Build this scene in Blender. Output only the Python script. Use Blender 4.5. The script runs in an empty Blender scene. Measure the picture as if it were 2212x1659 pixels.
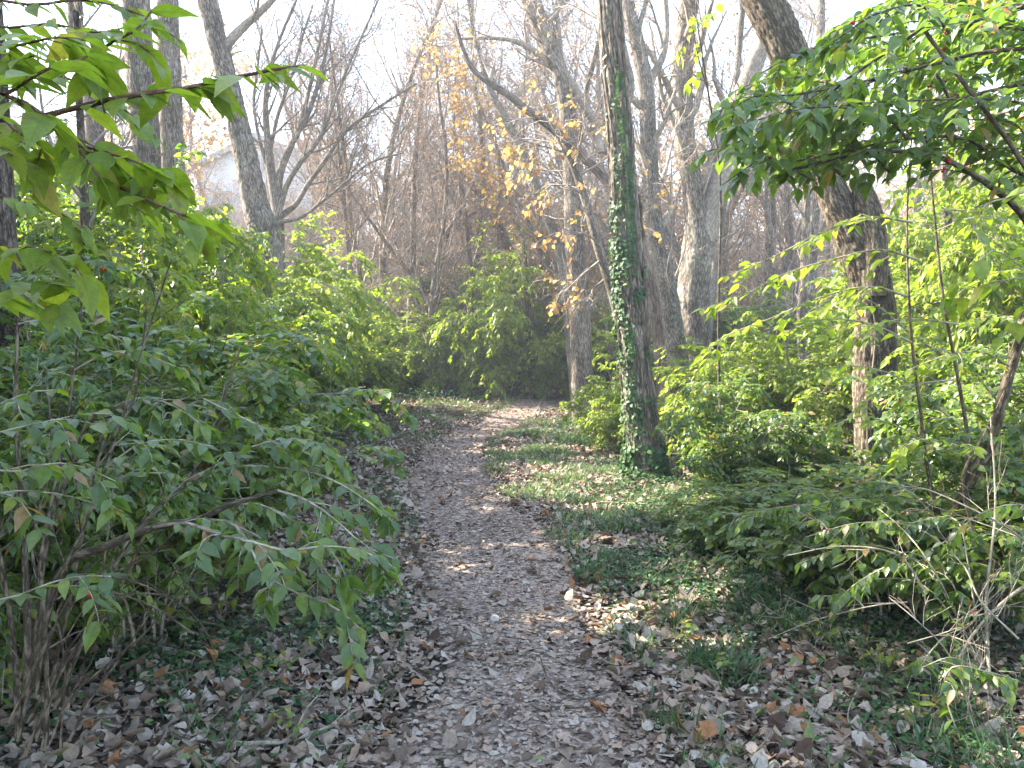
import bpy, math, random
import numpy as np
from mathutils import Vector
random.seed(5)
C = bpy.context.scene
COL = C.collection
R = np.random.RandomState

# ------------------------------------------------------------ picture <-> world
W2, H2, F = 1106.0, 829.5, 1736.0          # photo read at 2212 x 1659
CAMZ = 1.6
PITCH = math.atan(77.5 / F)
cp, sp_ = math.cos(PITCH), math.sin(PITCH)

def P(px, py, d):
    X = (px - W2) / F; Z = -(py - H2) / F
    y = cp + sp_ * Z; z = -sp_ + cp * Z
    k = d / y
    return np.array([X * k, d, CAMZ + z * k])

PATH = np.array([[0.1, -3], [0.06, 1], [0.04, 3.06], [0.03, 4.3], [-.16, 6.2], [-.44, 8], [-.92, 11.2], [-.9, 14],
                 [-.1, 18.2], [1.0, 21], [2.8, 23.6], [5.2, 26], [9, 28.5]])

def smooth(a, b, x):
    t = np.clip((x - a) / (b - a), 0, 1); return t * t * (3 - 2 * t)

def pathdist(x, y):
    x = np.asarray(x, float); y = np.asarray(y, float)
    best = np.full(x.shape, 1e9)
    for a, b in zip(PATH[:-1], PATH[1:]):
        d = b - a; L = d @ d
        t = np.clip(((x - a[0]) * d[0] + (y - a[1]) * d[1]) / L, 0, 1)
        best = np.minimum(best, np.hypot(x - a[0] - t * d[0], y - a[1] - t * d[1]))
    return best

def terr(x, y):
    x = np.asarray(x, float); y = np.asarray(y, float)
    h = 0.45 * smooth(15, 26, y)
    H = 7.6 - 3.2 * smooth(-4, 14, x) + 1.6 * smooth(4, 16, -x)
    h = h + smooth(23, 54, y) * H
    h = h + .05 * np.sin(x * 1.1 + 1.3) * np.cos(y * .9) + .03 * np.sin(x * 2.7 + y * 1.9) + .2 * np.sin(x * .31 + .5) * np.sin(y * .23) * smooth(3, 12, np.abs(x))
    pd = pathdist(x, y)
    h = h * 1.0 - .05 * (1 - smooth(.3, .9, pd)) + .05 * smooth(.7, 1.6, pd)
    return h

def T(x, y): return float(terr(np.array([x]), np.array([y]))[0])

def unit(v):
    return v / np.maximum(np.linalg.norm(v, axis=-1, keepdims=True), 1e-9)

# ------------------------------------------------------------ mesh buffers
class MB:
    """collects tubes and leaves; build() links them as ONE mesh object"""
    def __init__(s): s.v = []; s.a = []; s.r = []; s.q = []; s.t = []; s.n = 0
    def add(s, v, quads=None, tris=None, a=None, rest=None):
        v = np.asarray(v, float).reshape(-1, 3)
        s.v.append(v)
        s.a.append(np.full(len(v), .5) if a is None else np.asarray(a, float).ravel())
        s.r.append(v if rest is None else np.asarray(rest, float).reshape(-1, 3))
        if quads is not None and len(quads): s.q.append(np.asarray(quads).reshape(-1, 4) + s.n)
        if tris is not None and len(tris): s.t.append(np.asarray(tris).reshape(-1, 3) + s.n)
        s.n += len(v)
    def build(s, name, mat, parent=None, origin=(0, 0, 0), smooth_=True):
        me = bpy.data.meshes.new(name)
        v = np.concatenate(s.v) - np.asarray(origin, float) if s.v else np.zeros((0, 3))
        q = np.concatenate(s.q) if s.q else np.zeros((0, 4), int)
        t = np.concatenate(s.t) if s.t else np.zeros((0, 3), int)
        me.vertices.add(len(v)); me.vertices.foreach_set('co', v.astype(np.float32).ravel())
        nl = len(q) * 4 + len(t) * 3
        me.loops.add(nl)
        me.loops.foreach_set('vertex_index', np.concatenate([q.ravel(), t.ravel()]).astype(np.int32))
        st = np.concatenate([np.arange(len(q)) * 4, len(q) * 4 + np.arange(len(t)) * 3]).astype(np.int32)
        me.polygons.add(len(st)); me.polygons.foreach_set('loop_start', st)
        me.polygons.foreach_set('use_smooth', np.full(len(st), smooth_))
        at = me.attributes.new('tone', 'FLOAT', 'POINT'); at.data.foreach_set('value', np.concatenate(s.a).astype(np.float32))
        ar = me.attributes.new('rest', 'FLOAT_VECTOR', 'POINT'); ar.data.foreach_set('vector', np.concatenate(s.r).astype(np.float32).ravel())
        me.update(calc_edges=True); me.validate()
        me.materials.append(mat)
        o = bpy.data.objects.new(name, me); COL.objects.link(o)
        if parent is not None: o.parent = parent
        else: o.location = origin
        return o

def tubes(mb, Pn, Rn, S=4, cap=False, tone=None, rs=None):
    """Pn (N,K,3), Rn (N,K)"""
    Pn = np.asarray(Pn, float); Rn = np.asarray(Rn, float)
    if Pn.ndim == 2: Pn = Pn[None]; Rn = Rn[None]
    N, K, _ = Pn.shape
    if N == 0: return
    tg = np.empty_like(Pn)
    tg[:, 1:-1] = Pn[:, 2:] - Pn[:, :-2]; tg[:, 0] = Pn[:, 1] - Pn[:, 0]; tg[:, -1] = Pn[:, -1] - Pn[:, -2]
    tg = unit(tg)
    m = unit(Pn[:, -1] - Pn[:, 0])
    ref = np.where(np.abs(m[:, 2:3]) < .8, np.array([[0, 0, 1.]]), np.array([[0, 1., 0]]))
    u = unit(np.cross(tg, ref[:, None, :])); w = np.cross(tg, u)
    an = np.linspace(0, 2 * np.pi, S, endpoint=False)
    V = Pn[:, :, None, :] + Rn[:, :, None, None] * (np.cos(an)[None, None, :, None] * u[:, :, None, :] + np.sin(an)[None, None, :, None] * w[:, :, None, :])
    ln = np.concatenate([np.zeros((N, 1)), np.cumsum(np.linalg.norm(Pn[:, 1:] - Pn[:, :-1], axis=2), axis=1)], 1)
    off = (rs or R(1)).rand(N, 1) * 20
    rest = np.empty_like(V)
    rest[..., 0] = np.cos(an) * Rn[:, :, None]; rest[..., 1] = np.sin(an) * Rn[:, :, None] ; rest[..., 2] = (ln + off)[:, :, None]
    k = np.arange(K - 1)[:, None] * S; s = np.arange(S)[None]
    q = np.stack([k + s, k + (s + 1) % S, k + S + (s + 1) % S, k + S + s], -1).reshape(-1, 4)
    q = (np.arange(N)[:, None, None] * K * S + q[None]).reshape(-1, 4)
    t = None
    if cap:
        base = np.arange(N)[:, None] * K * S + (K - 1) * S
        i = np.arange(1, S - 1)
        t = np.stack([base + 0 * i, base + i, base + i + 1], -1).reshape(-1, 3)
    a = np.repeat(np.full(N, .5) if tone is None else tone, K * S)
    mb.add(V, q, t, a, rest)

def leafshape(st, hw):
    """template: u along, w across (-1..1 * half width), list of faces"""
    v = [(0, 0)]; q = []; t = []; rows = []
    for u, h in zip(st[1:-1], hw[1:-1]):
        i = len(v); v += [(u, -h), (u, 0), (u, h)]; rows.append(i)
    tip = len(v); v.append((1, 0))
    a = rows[0]; t += [(0, a + 1, a), (0, a + 2, a + 1)]
    for a, b in zip(rows[:-1], rows[1:]):
        q += [(a, a + 1, b + 1, b), (a + 1, a + 2, b + 2, b + 1)]
    a = rows[-1]; t += [(a, a + 1, tip), (a + 1, a + 2, tip)]
    return np.array(v, float), np.array(q).reshape(-1, 4), np.array(t)

LHI = leafshape([0, .1, .32, .58, .82, 1], [0, .62, 1, .82, .32, 0])
LMID = leafshape([0, .18, .6, 1], [0, .8, .78, 0])
LLOW = (np.array([(0, 0), (.45, -1), (1, 0), (.45, 1)], float), np.zeros((0, 4), int), np.array([(0, 2, 1), (0, 3, 2)]))
LOAK = leafshape([0, .1, .28, .4, .58, .7, .88, 1], [0, .5, .95, .78, 1, .7, .5, 0])
LMAPLE = leafshape([0, .05, .28, .4, .62, .8, 1], [0, .5, 1.15, .7, .95, .35, 0])

def leaves(mb, pos, ax, nr, L, Wd, tmpl, tone, bend=.18, fold=.25, rs=None, curl=None):
    N = len(pos)
    if N == 0: return
    tv, tq, tt = tmpl
    ax = unit(ax); sd = unit(np.cross(nr, ax)); nr = np.cross(ax, sd)
    L = np.broadcast_to(L, (N,)); Wd = np.broadcast_to(Wd, (N,))
    bend = np.broadcast_to(bend, (N,)); fold = np.broadcast_to(fold, (N,))
    u = tv[:, 0]; w = tv[:, 1]
    V = pos[:, None] + ax[:, None] * (u[None, :, None] * L[:, None, None]) \
        + sd[:, None] * (w[None, :, None] * Wd[:, None, None] * .5) \
        + nr[:, None] * ((fold[:, None] * np.abs(w)[None] * Wd[:, None] * .5 - bend[:, None] * (u ** 2)[None] * L[:, None])[..., None])
    if curl is not None:
        V = V + nr[:, None] * (curl[:, None] * np.sin(u * 7 + np.arange(N)[:, None])[..., ] * np.abs(w)[None] * L[:, None])[..., None]
    M = len(tv)
    q = (np.arange(N)[:, None, None] * M + tq[None]).reshape(-1, 4) if len(tq) else None
    t = (np.arange(N)[:, None, None] * M + tt[None]).reshape(-1, 3)
    rest = np.empty((N, M, 3)); rest[..., 0] = u; rest[..., 1] = w; rest[..., 2] = 0
    mb.add(V, q, t, np.repeat(np.broadcast_to(tone, (N,)), M), rest)

def interp(Pn, t):
    """Pn (N,K,3), t (N,M) -> pos, tangent (N,M,3)"""
    N, K, _ = Pn.shape
    x = np.clip(t, 0, .9999) * (K - 1); i = x.astype(int); f = (x - i)[..., None]
    n = np.arange(N)[:, None]
    a = Pn[n, i]; b = Pn[n, i + 1]
    return a + (b - a) * f, unit(b - a)

def spawn(Pn, Rn, m, tr, Lr, ang, K=5, up=0., droop=0., planar=0., wob=.12, rr=.6, tipr=.002, taperL=.5, rs=None):
    """children polylines of parents"""
    N, Kp, _ = Pn.shape
    if N == 0 or m == 0: return np.zeros((0, K, 3)), np.zeros((0, K))
    t = tr[0] + (tr[1] - tr[0]) * ((np.arange(m)[None] + rs.rand(N, m)) / m)
    pos, tan = interp(Pn, t)
    r0, _ = interp(np.repeat(Rn[..., None], 3, 2), t); r0 = r0[..., 0] * rr
    hor = unit(np.cross(tan, np.array([0, 0, 1.])) + 1e-4)
    sgn = np.where((np.arange(m)[None] + rs.randint(0, 2, (N, 1))) % 2 == 0, 1., -1.)[..., None]
    rnd = rs.normal(size=(N, m, 3)); rnd = unit(rnd - (rnd * tan).sum(-1, keepdims=True) * tan)
    perp = unit(planar * hor * sgn + (1 - planar) * rnd)
    A = np.radians(ang[0] + (ang[1] - ang[0]) * rs.rand(N, m, 1))
    d = unit(tan * np.cos(A) + perp * np.sin(A) + np.array([0, 0, up]))
    L = (Lr[0] + (Lr[1] - Lr[0]) * rs.rand(N, m)) * (1 - taperL * t)
    pts = [pos]; cur = d
    for k in range(K - 1):
        cur = unit(cur + rs.normal(size=cur.shape) * wob + np.array([0, 0, -droop / (K - 1) * (k + .5) * 2]))
        pts.append(pts[-1] + cur * (L / (K - 1))[..., None])
    Pc = np.stack(pts, 2).reshape(N * m, K, 3)
    r0 = np.maximum(r0.reshape(-1, 1), tipr)
    Rc = r0 + (tipr - r0) * np.linspace(0, 1, K)[None] ** .8
    return Pc, Rc

def leafpairs(mb, Pn, m, tr, L, tmpl, rs, ratio=.5, spread=60, hang=.35, tonem=.5, tones=.2, njit=.35, up=(0, 0, 1), bend=.2, fold=.22, solo=False):
    N = len(Pn)
    if N == 0: return
    t = tr[0] + (tr[1] - tr[0]) * (np.arange(m)[None] + .5 + (rs.rand(N, m) - .5) * .5) / m
    pos, tan = interp(Pn, t)
    hor = unit(np.cross(tan, np.array([0, 0, 1.])) + 1e-4)
    A = np.radians(spread)
    for s in ((1,) if solo else (1, -1)):
        ax = tan * math.cos(A) + hor * s * math.sin(A) + rs.normal(size=tan.shape) * .22 + np.array([0, 0, -hang])
        nr = np.broadcast_to(np.array(up, float), ax.shape) + rs.normal(size=ax.shape) * njit
        l = L * (.62 + .6 * rs.rand(N * m))
        tn = np.where(rs.rand(N * m) < .025, 1., np.clip(tonem + rs.normal(size=N * m) * tones, 0, .95))
        leaves(mb, pos.reshape(-1, 3), ax.reshape(-1, 3), nr.reshape(-1, 3), l, l * ratio * (.85 + .3 * rs.rand(N * m)), tmpl,
               tn, bend=bend * (.3 + 1.4 * rs.rand(N * m)), fold=fold * (.4 + 1.2 * rs.rand(N * m)))

# ------------------------------------------------------------ noise + furrowed trunks
def vnoise(u, v, nu, rs, vs):
    """periodic in u (0..1, nu cells), v in cells"""
    G = rs.rand(nu, 256)
    x = (u % 1) * nu; y = v * vs
    i = np.floor(x).astype(int); j = np.floor(y).astype(int)
    fx = x - i; fy = y - j; fx = fx * fx * (3 - 2 * fx); fy = fy * fy * (3 - 2 * fy)
    g = lambda a, b: G[a % nu, b % 256]
    return (g(i, j) * (1 - fx) + g(i + 1, j) * fx) * (1 - fy) + (g(i, j + 1) * (1 - fx) + g(i + 1, j + 1) * fx) * fy

def spline(pts, n):
    """Catmull-Rom through pts (M,D) -> (n,D)"""
    p = np.asarray(pts, float); p = np.vstack([2 * p[0] - p[1], p, 2 * p[-1] - p[-2]])
    M = len(p) - 3; t = np.linspace(0, M - 1e-6, n); i = t.astype(int); f = (t - i)[:, None]
    a, b, c, d = p[i], p[i + 1], p[i + 2], p[i + 3]
    return .5 * (2 * b + (c - a) * f + (2 * a - 5 * b + 4 * c - d) * f ** 2 + (3 * b - a - 3 * c + d) * f ** 3)

def trunk(mb, pts, rad, S=48, dl=.03, amp=.1, flare=0., seed=0, cells=19, vlen=3.4, lobes=.06, cap=False):
    rs = R(seed)
    pr = np.hstack([np.asarray(pts, float), np.asarray(rad, float)[:, None]])
    L = np.linalg.norm(np.diff(pr[:, :3], axis=0), axis=1).sum()
    n = max(6, int(L / dl)); c = spline(pr, n); p = c[:, :3]; r = c[:, 3]
    tg = unit(np.gradient(p, axis=0)); ref = np.array([0, 1., 0])
    u = unit(np.cross(ref, tg)); w = np.cross(tg, u)
    an = np.arange(S) / S
    z = np.concatenate([[0], np.cumsum(np.linalg.norm(np.diff(p, axis=0), axis=1))])
    U, Z = np.meshgrid(an, z); 
    warp = (vnoise(U, Z, 5, rs, 1.5) - .5) * .12
    a = np.abs(vnoise(U + warp, Z, cells, rs, vlen) - .5) * 2
    b = np.abs(vnoise(U - warp, Z, cells * 2 + 1, rs, vlen * 3) - .5) * 2
    g = vnoise(U, Z, cells * 3, rs, 30)
    big = (vnoise(U, Z, 4, rs, .9) - .5)
    dsp = (np.minimum(a * 1.6, 1) * .65 + np.minimum(b * 1.4, 1) * .35 - .6 + (g - .5) * .25) * amp + big * lobes * 2
    rr = r[:, None] * (1 + dsp)
    if flare: rr = rr * (1 + flare * np.exp(-Z / .16) * (1 + .5 * np.sin(U * 2 * np.pi * 4 + seed)))
    V = p[:, None] + rr[..., None] * (np.cos(U * 2 * np.pi)[..., None] * u[:, None] + np.sin(U * 2 * np.pi)[..., None] * w[:, None])
    k = np.arange(n - 1)[:, None] * S; s = np.arange(S)[None]
    q = np.stack([k + s, k + (s + 1) % S, k + S + (s + 1) % S, k + S + s], -1).reshape(-1, 4)
    t = None
    rest = np.stack([np.cos(U * 2 * np.pi) * r[:, None], np.sin(U * 2 * np.pi) * r[:, None], Z + seed * 3.3], -1)
    tone = np.clip(.5 + dsp / max(amp, .01) * .5, 0, 1)
    V = V.reshape(-1, 3); rest = rest.reshape(-1, 3); tone = tone.ravel()
    if cap:
        V = np.vstack([V, p[-1] + tg[-1] * r[-1] * .15]); rest = np.vstack([rest, rest[-1]]); tone = np.append(tone, .9)
        b0 = (n - 1) * S; i = np.arange(S)
        t = np.stack([b0 + i, b0 + (i + 1) % S, np.full(S, n * S)], -1)
    mb.add(V, q, t, tone, rest)
    def surf(z_, ang, off=0.):
        """points on the bark: length z_, angle ang (0..1) -> pos, normal, tangent"""
        idx = np.clip(np.searchsorted(z, z_), 0, n - 1); ai = (np.round(ang * S).astype(int)) % S
        nn = np.cos(ang * 2 * np.pi)[:, None] * u[idx] + np.sin(ang * 2 * np.pi)[:, None] * w[idx]
        return p[idx] + nn * (rr[idx, ai] + off)[:, None], nn, tg[idx]
    return p, r, surf, z[-1]

# ------------------------------------------------------------ materials
def newmat(name):
    m = bpy.data.materials.new(name); m.use_nodes = True
    nt = m.node_tree; nt.nodes.clear()
    return m, nt, nt.nodes, nt.links

def ramp(N, L, src, cols):
    r = N.new('ShaderNodeValToRGB'); L.new(src, r.inputs[0])
    e = r.color_ramp.elements
    while len(e) < len(cols): e.new(.5)
    for i, (p, c) in enumerate(cols):
        e[i].position = p; e[i].color = (*c, 1)
    return r.outputs[0]

def leafmat(name, cols, trans=.42, tcol=(1.6, 1.7, .8), rough=.45, spec=.5, back=True):
    m, nt, N, L = newmat(name)
    at = N.new('ShaderNodeAttribute'); at.attribute_name = 'tone'
    rest = N.new('ShaderNodeAttribute'); rest.attribute_name = 'rest'
    c = ramp(N, L, at.outputs['Fac'], cols)
    # veins: paler midrib and faint side veins drawn in the leaf's own coordinates
    sx = N.new('ShaderNodeSeparateXYZ'); L.new(rest.outputs['Vector'], sx.inputs[0])
    ab = N.new('ShaderNodeMath'); ab.operation = 'ABSOLUTE'; L.new(sx.outputs[1], ab.inputs[0])
    mul = N.new('ShaderNodeMath'); mul.operation = 'MULTIPLY_ADD'; L.new(ab.outputs[0], mul.inputs[0]); mul.inputs[1].default_value = -.35; L.new(sx.outputs[0], mul.inputs[2])
    fr = N.new('ShaderNodeMath'); fr.operation = 'PINGPONG'; L.new(mul.outputs[0], fr.inputs[0]); fr.inputs[1].default_value = .075
    st = N.new('ShaderNodeMath'); st.operation = 'LESS_THAN'; L.new(fr.outputs[0], st.inputs[0]); st.inputs[1].default_value = .009
    md = N.new('ShaderNodeMath'); md.operation = 'LESS_THAN'; L.new(ab.outputs[0], md.inputs[0]); md.inputs[1].default_value = .05
    mx = N.new('ShaderNodeMath'); mx.operation = 'MAXIMUM'; L.new(st.outputs[0], mx.inputs[0]); L.new(md.outputs[0], mx.inputs[1])
    vm = N.new('ShaderNodeMath'); vm.operation = 'MULTIPLY'; L.new(mx.outputs[0], vm.inputs[0]); vm.inputs[1].default_value = .35
    nz = N.new('ShaderNodeTexNoise'); nz.inputs['Scale'].default_value = 60.; 
    geo = N.new('ShaderNodeTexCoord'); L.new(geo.outputs['Object'], nz.inputs['Vector'])
    mb_ = N.new('ShaderNodeMapRange'); L.new(nz.outputs[0], mb_.inputs[0]); mb_.inputs[1].default_value = .3; mb_.inputs[2].default_value = .7; mb_.inputs[3].default_value = .8; mb_.inputs[4].default_value = 1.15
    sc = N.new('ShaderNodeVectorMath'); sc.operation = 'SCALE'; L.new(c, sc.inputs[0]); L.new(mb_.outputs[0], sc.inputs['Scale'])
    n5 = N.new('ShaderNodeTexNoise'); n5.inputs['Scale'].default_value = 34.; n5.inputs['Detail'].default_value = 3; L.new(geo.outputs['Object'], n5.inputs['Vector'])
    m5 = N.new('ShaderNodeMapRange'); L.new(n5.outputs[0], m5.inputs[0]); m5.inputs[1].default_value = .63; m5.inputs[2].default_value = .7; m5.inputs[4].default_value = .75
    bl = N.new('ShaderNodeMix'); bl.data_type = 'RGBA'; L.new(m5.outputs[0], bl.inputs[0]); L.new(sc.outputs[0], bl.inputs[6]); bl.inputs[7].default_value = (.2, .16, .05, 1)
    class _O: outputs = [bl.outputs[2]]
    sc = _O
    dk = N.new('ShaderNodeMix'); dk.data_type = 'RGBA'; L.new(vm.outputs[0], dk.inputs[0]); L.new(sc.outputs[0], dk.inputs[6])
    pale = N.new('ShaderNodeVectorMath'); pale.operation = 'SCALE'; L.new(sc.outputs[0], pale.inputs[0]); pale.inputs['Scale'].default_value = .55; L.new(pale.outputs[0], dk.inputs[7])
    p = N.new('ShaderNodeBsdfPrincipled'); L.new(dk.outputs[2], p.inputs['Base Color'])
    p.inputs['Roughness'].default_value = rough; p.inputs['Specular IOR Level'].default_value = spec
    t = N.new('ShaderNodeBsdfTranslucent')
    tm = N.new('ShaderNodeVectorMath'); tm.operation = 'MULTIPLY'; L.new(dk.outputs[2], tm.inputs[0]); tm.inputs[1].default_value = tcol; L.new(tm.outputs[0], t.inputs[0])
    mix = N.new('ShaderNodeMixShader'); mix.inputs[0].default_value = trans; L.new(p.outputs[0], mix.inputs[1]); L.new(t.outputs[0], mix.inputs[2])
    o = N.new('ShaderNodeOutputMaterial'); L.new(mix.outputs[0], o.inputs[0])
    return m

def barkmat(name, dark, mid, light, scale=14, stretch=.16, bump=.5, moss=None, useTone=True):
    m, nt, N, L = newmat(name)
    rest = N.new('ShaderNodeAttribute'); rest.attribute_name = 'rest'
    at = N.new('ShaderNodeAttribute'); at.attribute_name = 'tone'
    mp = N.new('ShaderNodeMapping'); mp.inputs['Scale'].default_value = (1, 1, stretch); L.new(rest.outputs['Vector'], mp.inputs[0])
    n1 = N.new('ShaderNodeTexNoise'); n1.inputs['Scale'].default_value = scale * 2.2; n1.inputs['Detail'].default_value = 6; n1.inputs['Roughness'].default_value = .65; L.new(mp.outputs[0], n1.inputs['Vector'])
    n2 = N.new('ShaderNodeTexNoise'); n2.inputs['Scale'].default_value = 2.5; n2.inputs['Detail'].default_value = 4; L.new(rest.outputs['Vector'], n2.inputs['Vector'])
    vo = N.new('ShaderNodeTexVoronoi'); vo.feature = 'DISTANCE_TO_EDGE'; vo.inputs['Scale'].default_value = scale; 
    ad = N.new('ShaderNodeVectorMath'); ad.operation = 'MULTIPLY_ADD'; L.new(n1.outputs['Color'], ad.inputs[0]); ad.inputs[1].default_value = (.06, .06, .06); L.new(mp.outputs[0], ad.inputs[2]); L.new(ad.outputs[0], vo.inputs['Vector'])
    vr = N.new('ShaderNodeMapRange'); L.new(vo.outputs['Distance'], vr.inputs[0]); vr.inputs[2].default_value = .25
    a = N.new('ShaderNodeMath'); a.operation = 'MULTIPLY_ADD'; L.new(n1.outputs[0], a.inputs[0]); a.inputs[1].default_value = .75; 
    b = N.new('ShaderNodeMath'); b.operation = 'MULTIPLY_ADD'; L.new(vr.outputs[0], b.inputs[0]); b.inputs[1].default_value = .3; 
    if useTone:
        c0 = N.new('ShaderNodeMath'); c0.operation = 'MULTIPLY_ADD'; L.new(at.outputs['Fac'], c0.inputs[0]); c0.inputs[1].default_value = .35; c0.inputs[2].default_value = -.17; L.new(c0.outputs[0], b.inputs[2])
    else: b.inputs[2].default_value = 0
    L.new(b.outputs[0], a.inputs[2])
    col = ramp(N, L, a.outputs[0], [(.3, dark), (.52, mid), (.78, light)])
    mr = N.new('ShaderNodeMapRange'); L.new(n2.outputs[0], mr.inputs[0]); mr.inputs[1].default_value = .3; mr.inputs[2].default_value = .7; mr.inputs[3].default_value = .72; mr.inputs[4].default_value = 1.25
    sc = N.new('ShaderNodeVectorMath'); sc.operation = 'SCALE'; L.new(col, sc.inputs[0]); L.new(mr.outputs[0], sc.inputs['Scale'])
    out = sc.outputs[0]
    if moss:
        n3 = N.new('ShaderNodeTexNoise'); n3.inputs['Scale'].default_value = 4; n3.inputs['Detail'].default_value = 5; L.new(rest.outputs['Vector'], n3.inputs['Vector'])
        m3 = N.new('ShaderNodeMapRange'); L.new(n3.outputs[0], m3.inputs[0]); m3.inputs[1].default_value = .5; m3.inputs[2].default_value = .68; m3.inputs[4].default_value = .28
        mm = N.new('ShaderNodeMix'); mm.data_type = 'RGBA'; L.new(m3.outputs[0], mm.inputs[0]); L.new(out, mm.inputs[6]); mm.inputs[7].default_value = (*moss, 1); out = mm.outputs[2]
    p = N.new('ShaderNodeBsdfPrincipled'); L.new(out, p.inputs['Base Color']); p.inputs['Roughness'].default_value = .9; p.inputs['Specular IOR Level'].default_value = .15
    bp = N.new('ShaderNodeBump'); bp.inputs['Strength'].default_value = bump; bp.inputs['Distance'].default_value = .012; L.new(a.outputs[0], bp.inputs['Height']); L.new(bp.outputs[0], p.inputs['Normal'])
    o = N.new('ShaderNodeOutputMaterial'); L.new(p.outputs[0], o.inputs[0])
    return m

def groundmat(name, cols, scale, bump=.6):
    m, nt, N, L = newmat(name)
    tc = N.new('ShaderNodeTexCoord')
    n0 = N.new('ShaderNodeTexNoise'); n0.inputs['Scale'].default_value = 9; n0.inputs['Detail'].default_value = 3; L.new(tc.outputs['Object'], n0.inputs['Vector'])
    ad = N.new('ShaderNodeVectorMath'); ad.operation = 'MULTIPLY_ADD'; L.new(n0.outputs['Color'], ad.inputs[0]); ad.inputs[1].default_value = (.12, .12, .12); L.new(tc.outputs['Object'], ad.inputs[2])
    vo = N.new('ShaderNodeTexVoronoi'); vo.inputs['Scale'].default_value = scale; L.new(ad.outputs[0], vo.inputs['Vector'])
    sx = N.new('ShaderNodeSeparateXYZ'); L.new(vo.outputs['Color'], sx.inputs[0])
    col = ramp(N, L, sx.outputs[0], cols)
    mr = N.new('ShaderNodeMapRange'); L.new(vo.outputs['Distance'], mr.inputs[0]); mr.inputs[2].default_value = .8; mr.inputs[3].default_value = 1.1; mr.inputs[4].default_value = .45
    n2 = N.new('ShaderNodeTexNoise'); n2.inputs['Scale'].default_value = 1.2; n2.inputs['Detail'].default_value = 5; L.new(tc.outputs['Object'], n2.inputs['Vector'])
    m2 = N.new('ShaderNodeMapRange'); L.new(n2.outputs[0], m2.inputs[0]); m2.inputs[1].default_value = .3; m2.inputs[2].default_value = .7; m2.inputs[3].default_value = .75; m2.inputs[4].default_value = 1.2
    mu = N.new('ShaderNodeMath'); mu.operation = 'MULTIPLY'; L.new(mr.outputs[0], mu.inputs[0]); L.new(m2.outputs[0], mu.inputs[1])
    sc = N.new('ShaderNodeVectorMath'); sc.operation = 'SCALE'; L.new(col, sc.inputs[0]); L.new(mu.outputs[0], sc.inputs['Scale'])
    p = N.new('ShaderNodeBsdfPrincipled'); L.new(sc.outputs[0], p.inputs['Base Color']); p.inputs['Roughness'].default_value = .95; p.inputs['Specular IOR Level'].default_value = .1
    bp = N.new('ShaderNodeBump'); bp.inputs['Strength'].default_value = bump; bp.inputs['Distance'].default_value = .03; L.new(mr.outputs[0], bp.inputs['Height']); L.new(bp.outputs[0], p.inputs['Normal'])
    o = N.new('ShaderNodeOutputMaterial'); L.new(p.outputs[0], o.inputs[0])
    return m

def plainmat(name, col, rough=.6, noise=0., nscale=20, spec=.3, stripes=0):
    m, nt, N, L = newmat(name)
    tc = N.new('ShaderNodeTexCoord')
    n0 = N.new('ShaderNodeTexNoise'); n0.inputs['Scale'].default_value = nscale; n0.inputs['Detail'].default_value = 4; L.new(tc.outputs['Object'], n0.inputs['Vector'])
    mr = N.new('ShaderNodeMapRange'); L.new(n0.outputs[0], mr.inputs[0]); mr.inputs[1].default_value = .3; mr.inputs[2].default_value = .7; mr.inputs[3].default_value = 1 - noise; mr.inputs[4].default_value = 1 + noise
    sc = N.new('ShaderNodeVectorMath'); sc.operation = 'SCALE'; sc.inputs[0].default_value = col; L.new(mr.outputs[0], sc.inputs['Scale'])
    p = N.new('ShaderNodeBsdfPrincipled'); L.new(sc.outputs[0], p.inputs['Base Color']); p.inputs['Roughness'].default_value = rough; p.inputs['Specular IOR Level'].default_value = spec
    o = N.new('ShaderNodeOutputMaterial'); L.new(p.outputs[0], o.inputs[0])
    return m

M = {}
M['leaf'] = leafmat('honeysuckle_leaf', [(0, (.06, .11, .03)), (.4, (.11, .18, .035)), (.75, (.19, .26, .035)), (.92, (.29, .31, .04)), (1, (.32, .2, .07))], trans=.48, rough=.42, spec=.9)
M['leafy'] = leafmat('painted_sun_leaf', [(0, (.12, .19, .03)), (.5, (.23, .30, .035)), (.85, (.34, .37, .045)), (1, (.38, .34, .06))], trans=.52)  # same honeysuckle leaf, with the yellow glow of sunlight put into its colour
M['ivy'] = leafmat('ivy_leaf', [(0, (.03, .075, .028)), (.5, (.06, .13, .04)), (.85, (.11, .19, .05)), (1, (.26, .27, .08))], trans=.25, rough=.55, spec=.35)
M['gold'] = leafmat('gold_leaf', [(0, (.36, .19, .1)), (.4, (.5, .32, .16)), (.8, (.58, .43, .2)), (1, (.5, .48, .14))], trans=.5, tcol=(1.2, 1.1, .7))
M['rust'] = leafmat('rust_leaf', [(0, (.2, .11, .065)), (.5, (.38, .24, .15)), (1, (.55, .38, .22))], trans=.3, tcol=(1.2, 1., .8), rough=.8, spec=.2)
M['litter'] = leafmat('litter_leaf', [(0, (.07, .04, .027)), (.25, (.17, .12, .085)), (.55, (.36, .275, .21)), (.85, (.47, .405, .34)), (.95, (.33, .15, .065)), (1, (.18, .23, .09))], trans=.12, tcol=(1.1, 1, .9), rough=.8, spec=.25)
M['grass'] = leafmat('grass_blade', [(0, (.03, .08, .028)), (.6, (.075, .155, .045)), (.85, (.2, .24, .09)), (1, (.4, .34, .18))], trans=.35)
M['berry'] = plainmat('red_berry', (.62, .02, .015), .25, .1, 50, .6)
M['bark'] = barkmat('grey_bark', (.045, .035, .03), (.2, .158, .122), (.42, .36, .3), 30, .2, .9, moss=(.13, .15, .09))
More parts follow.
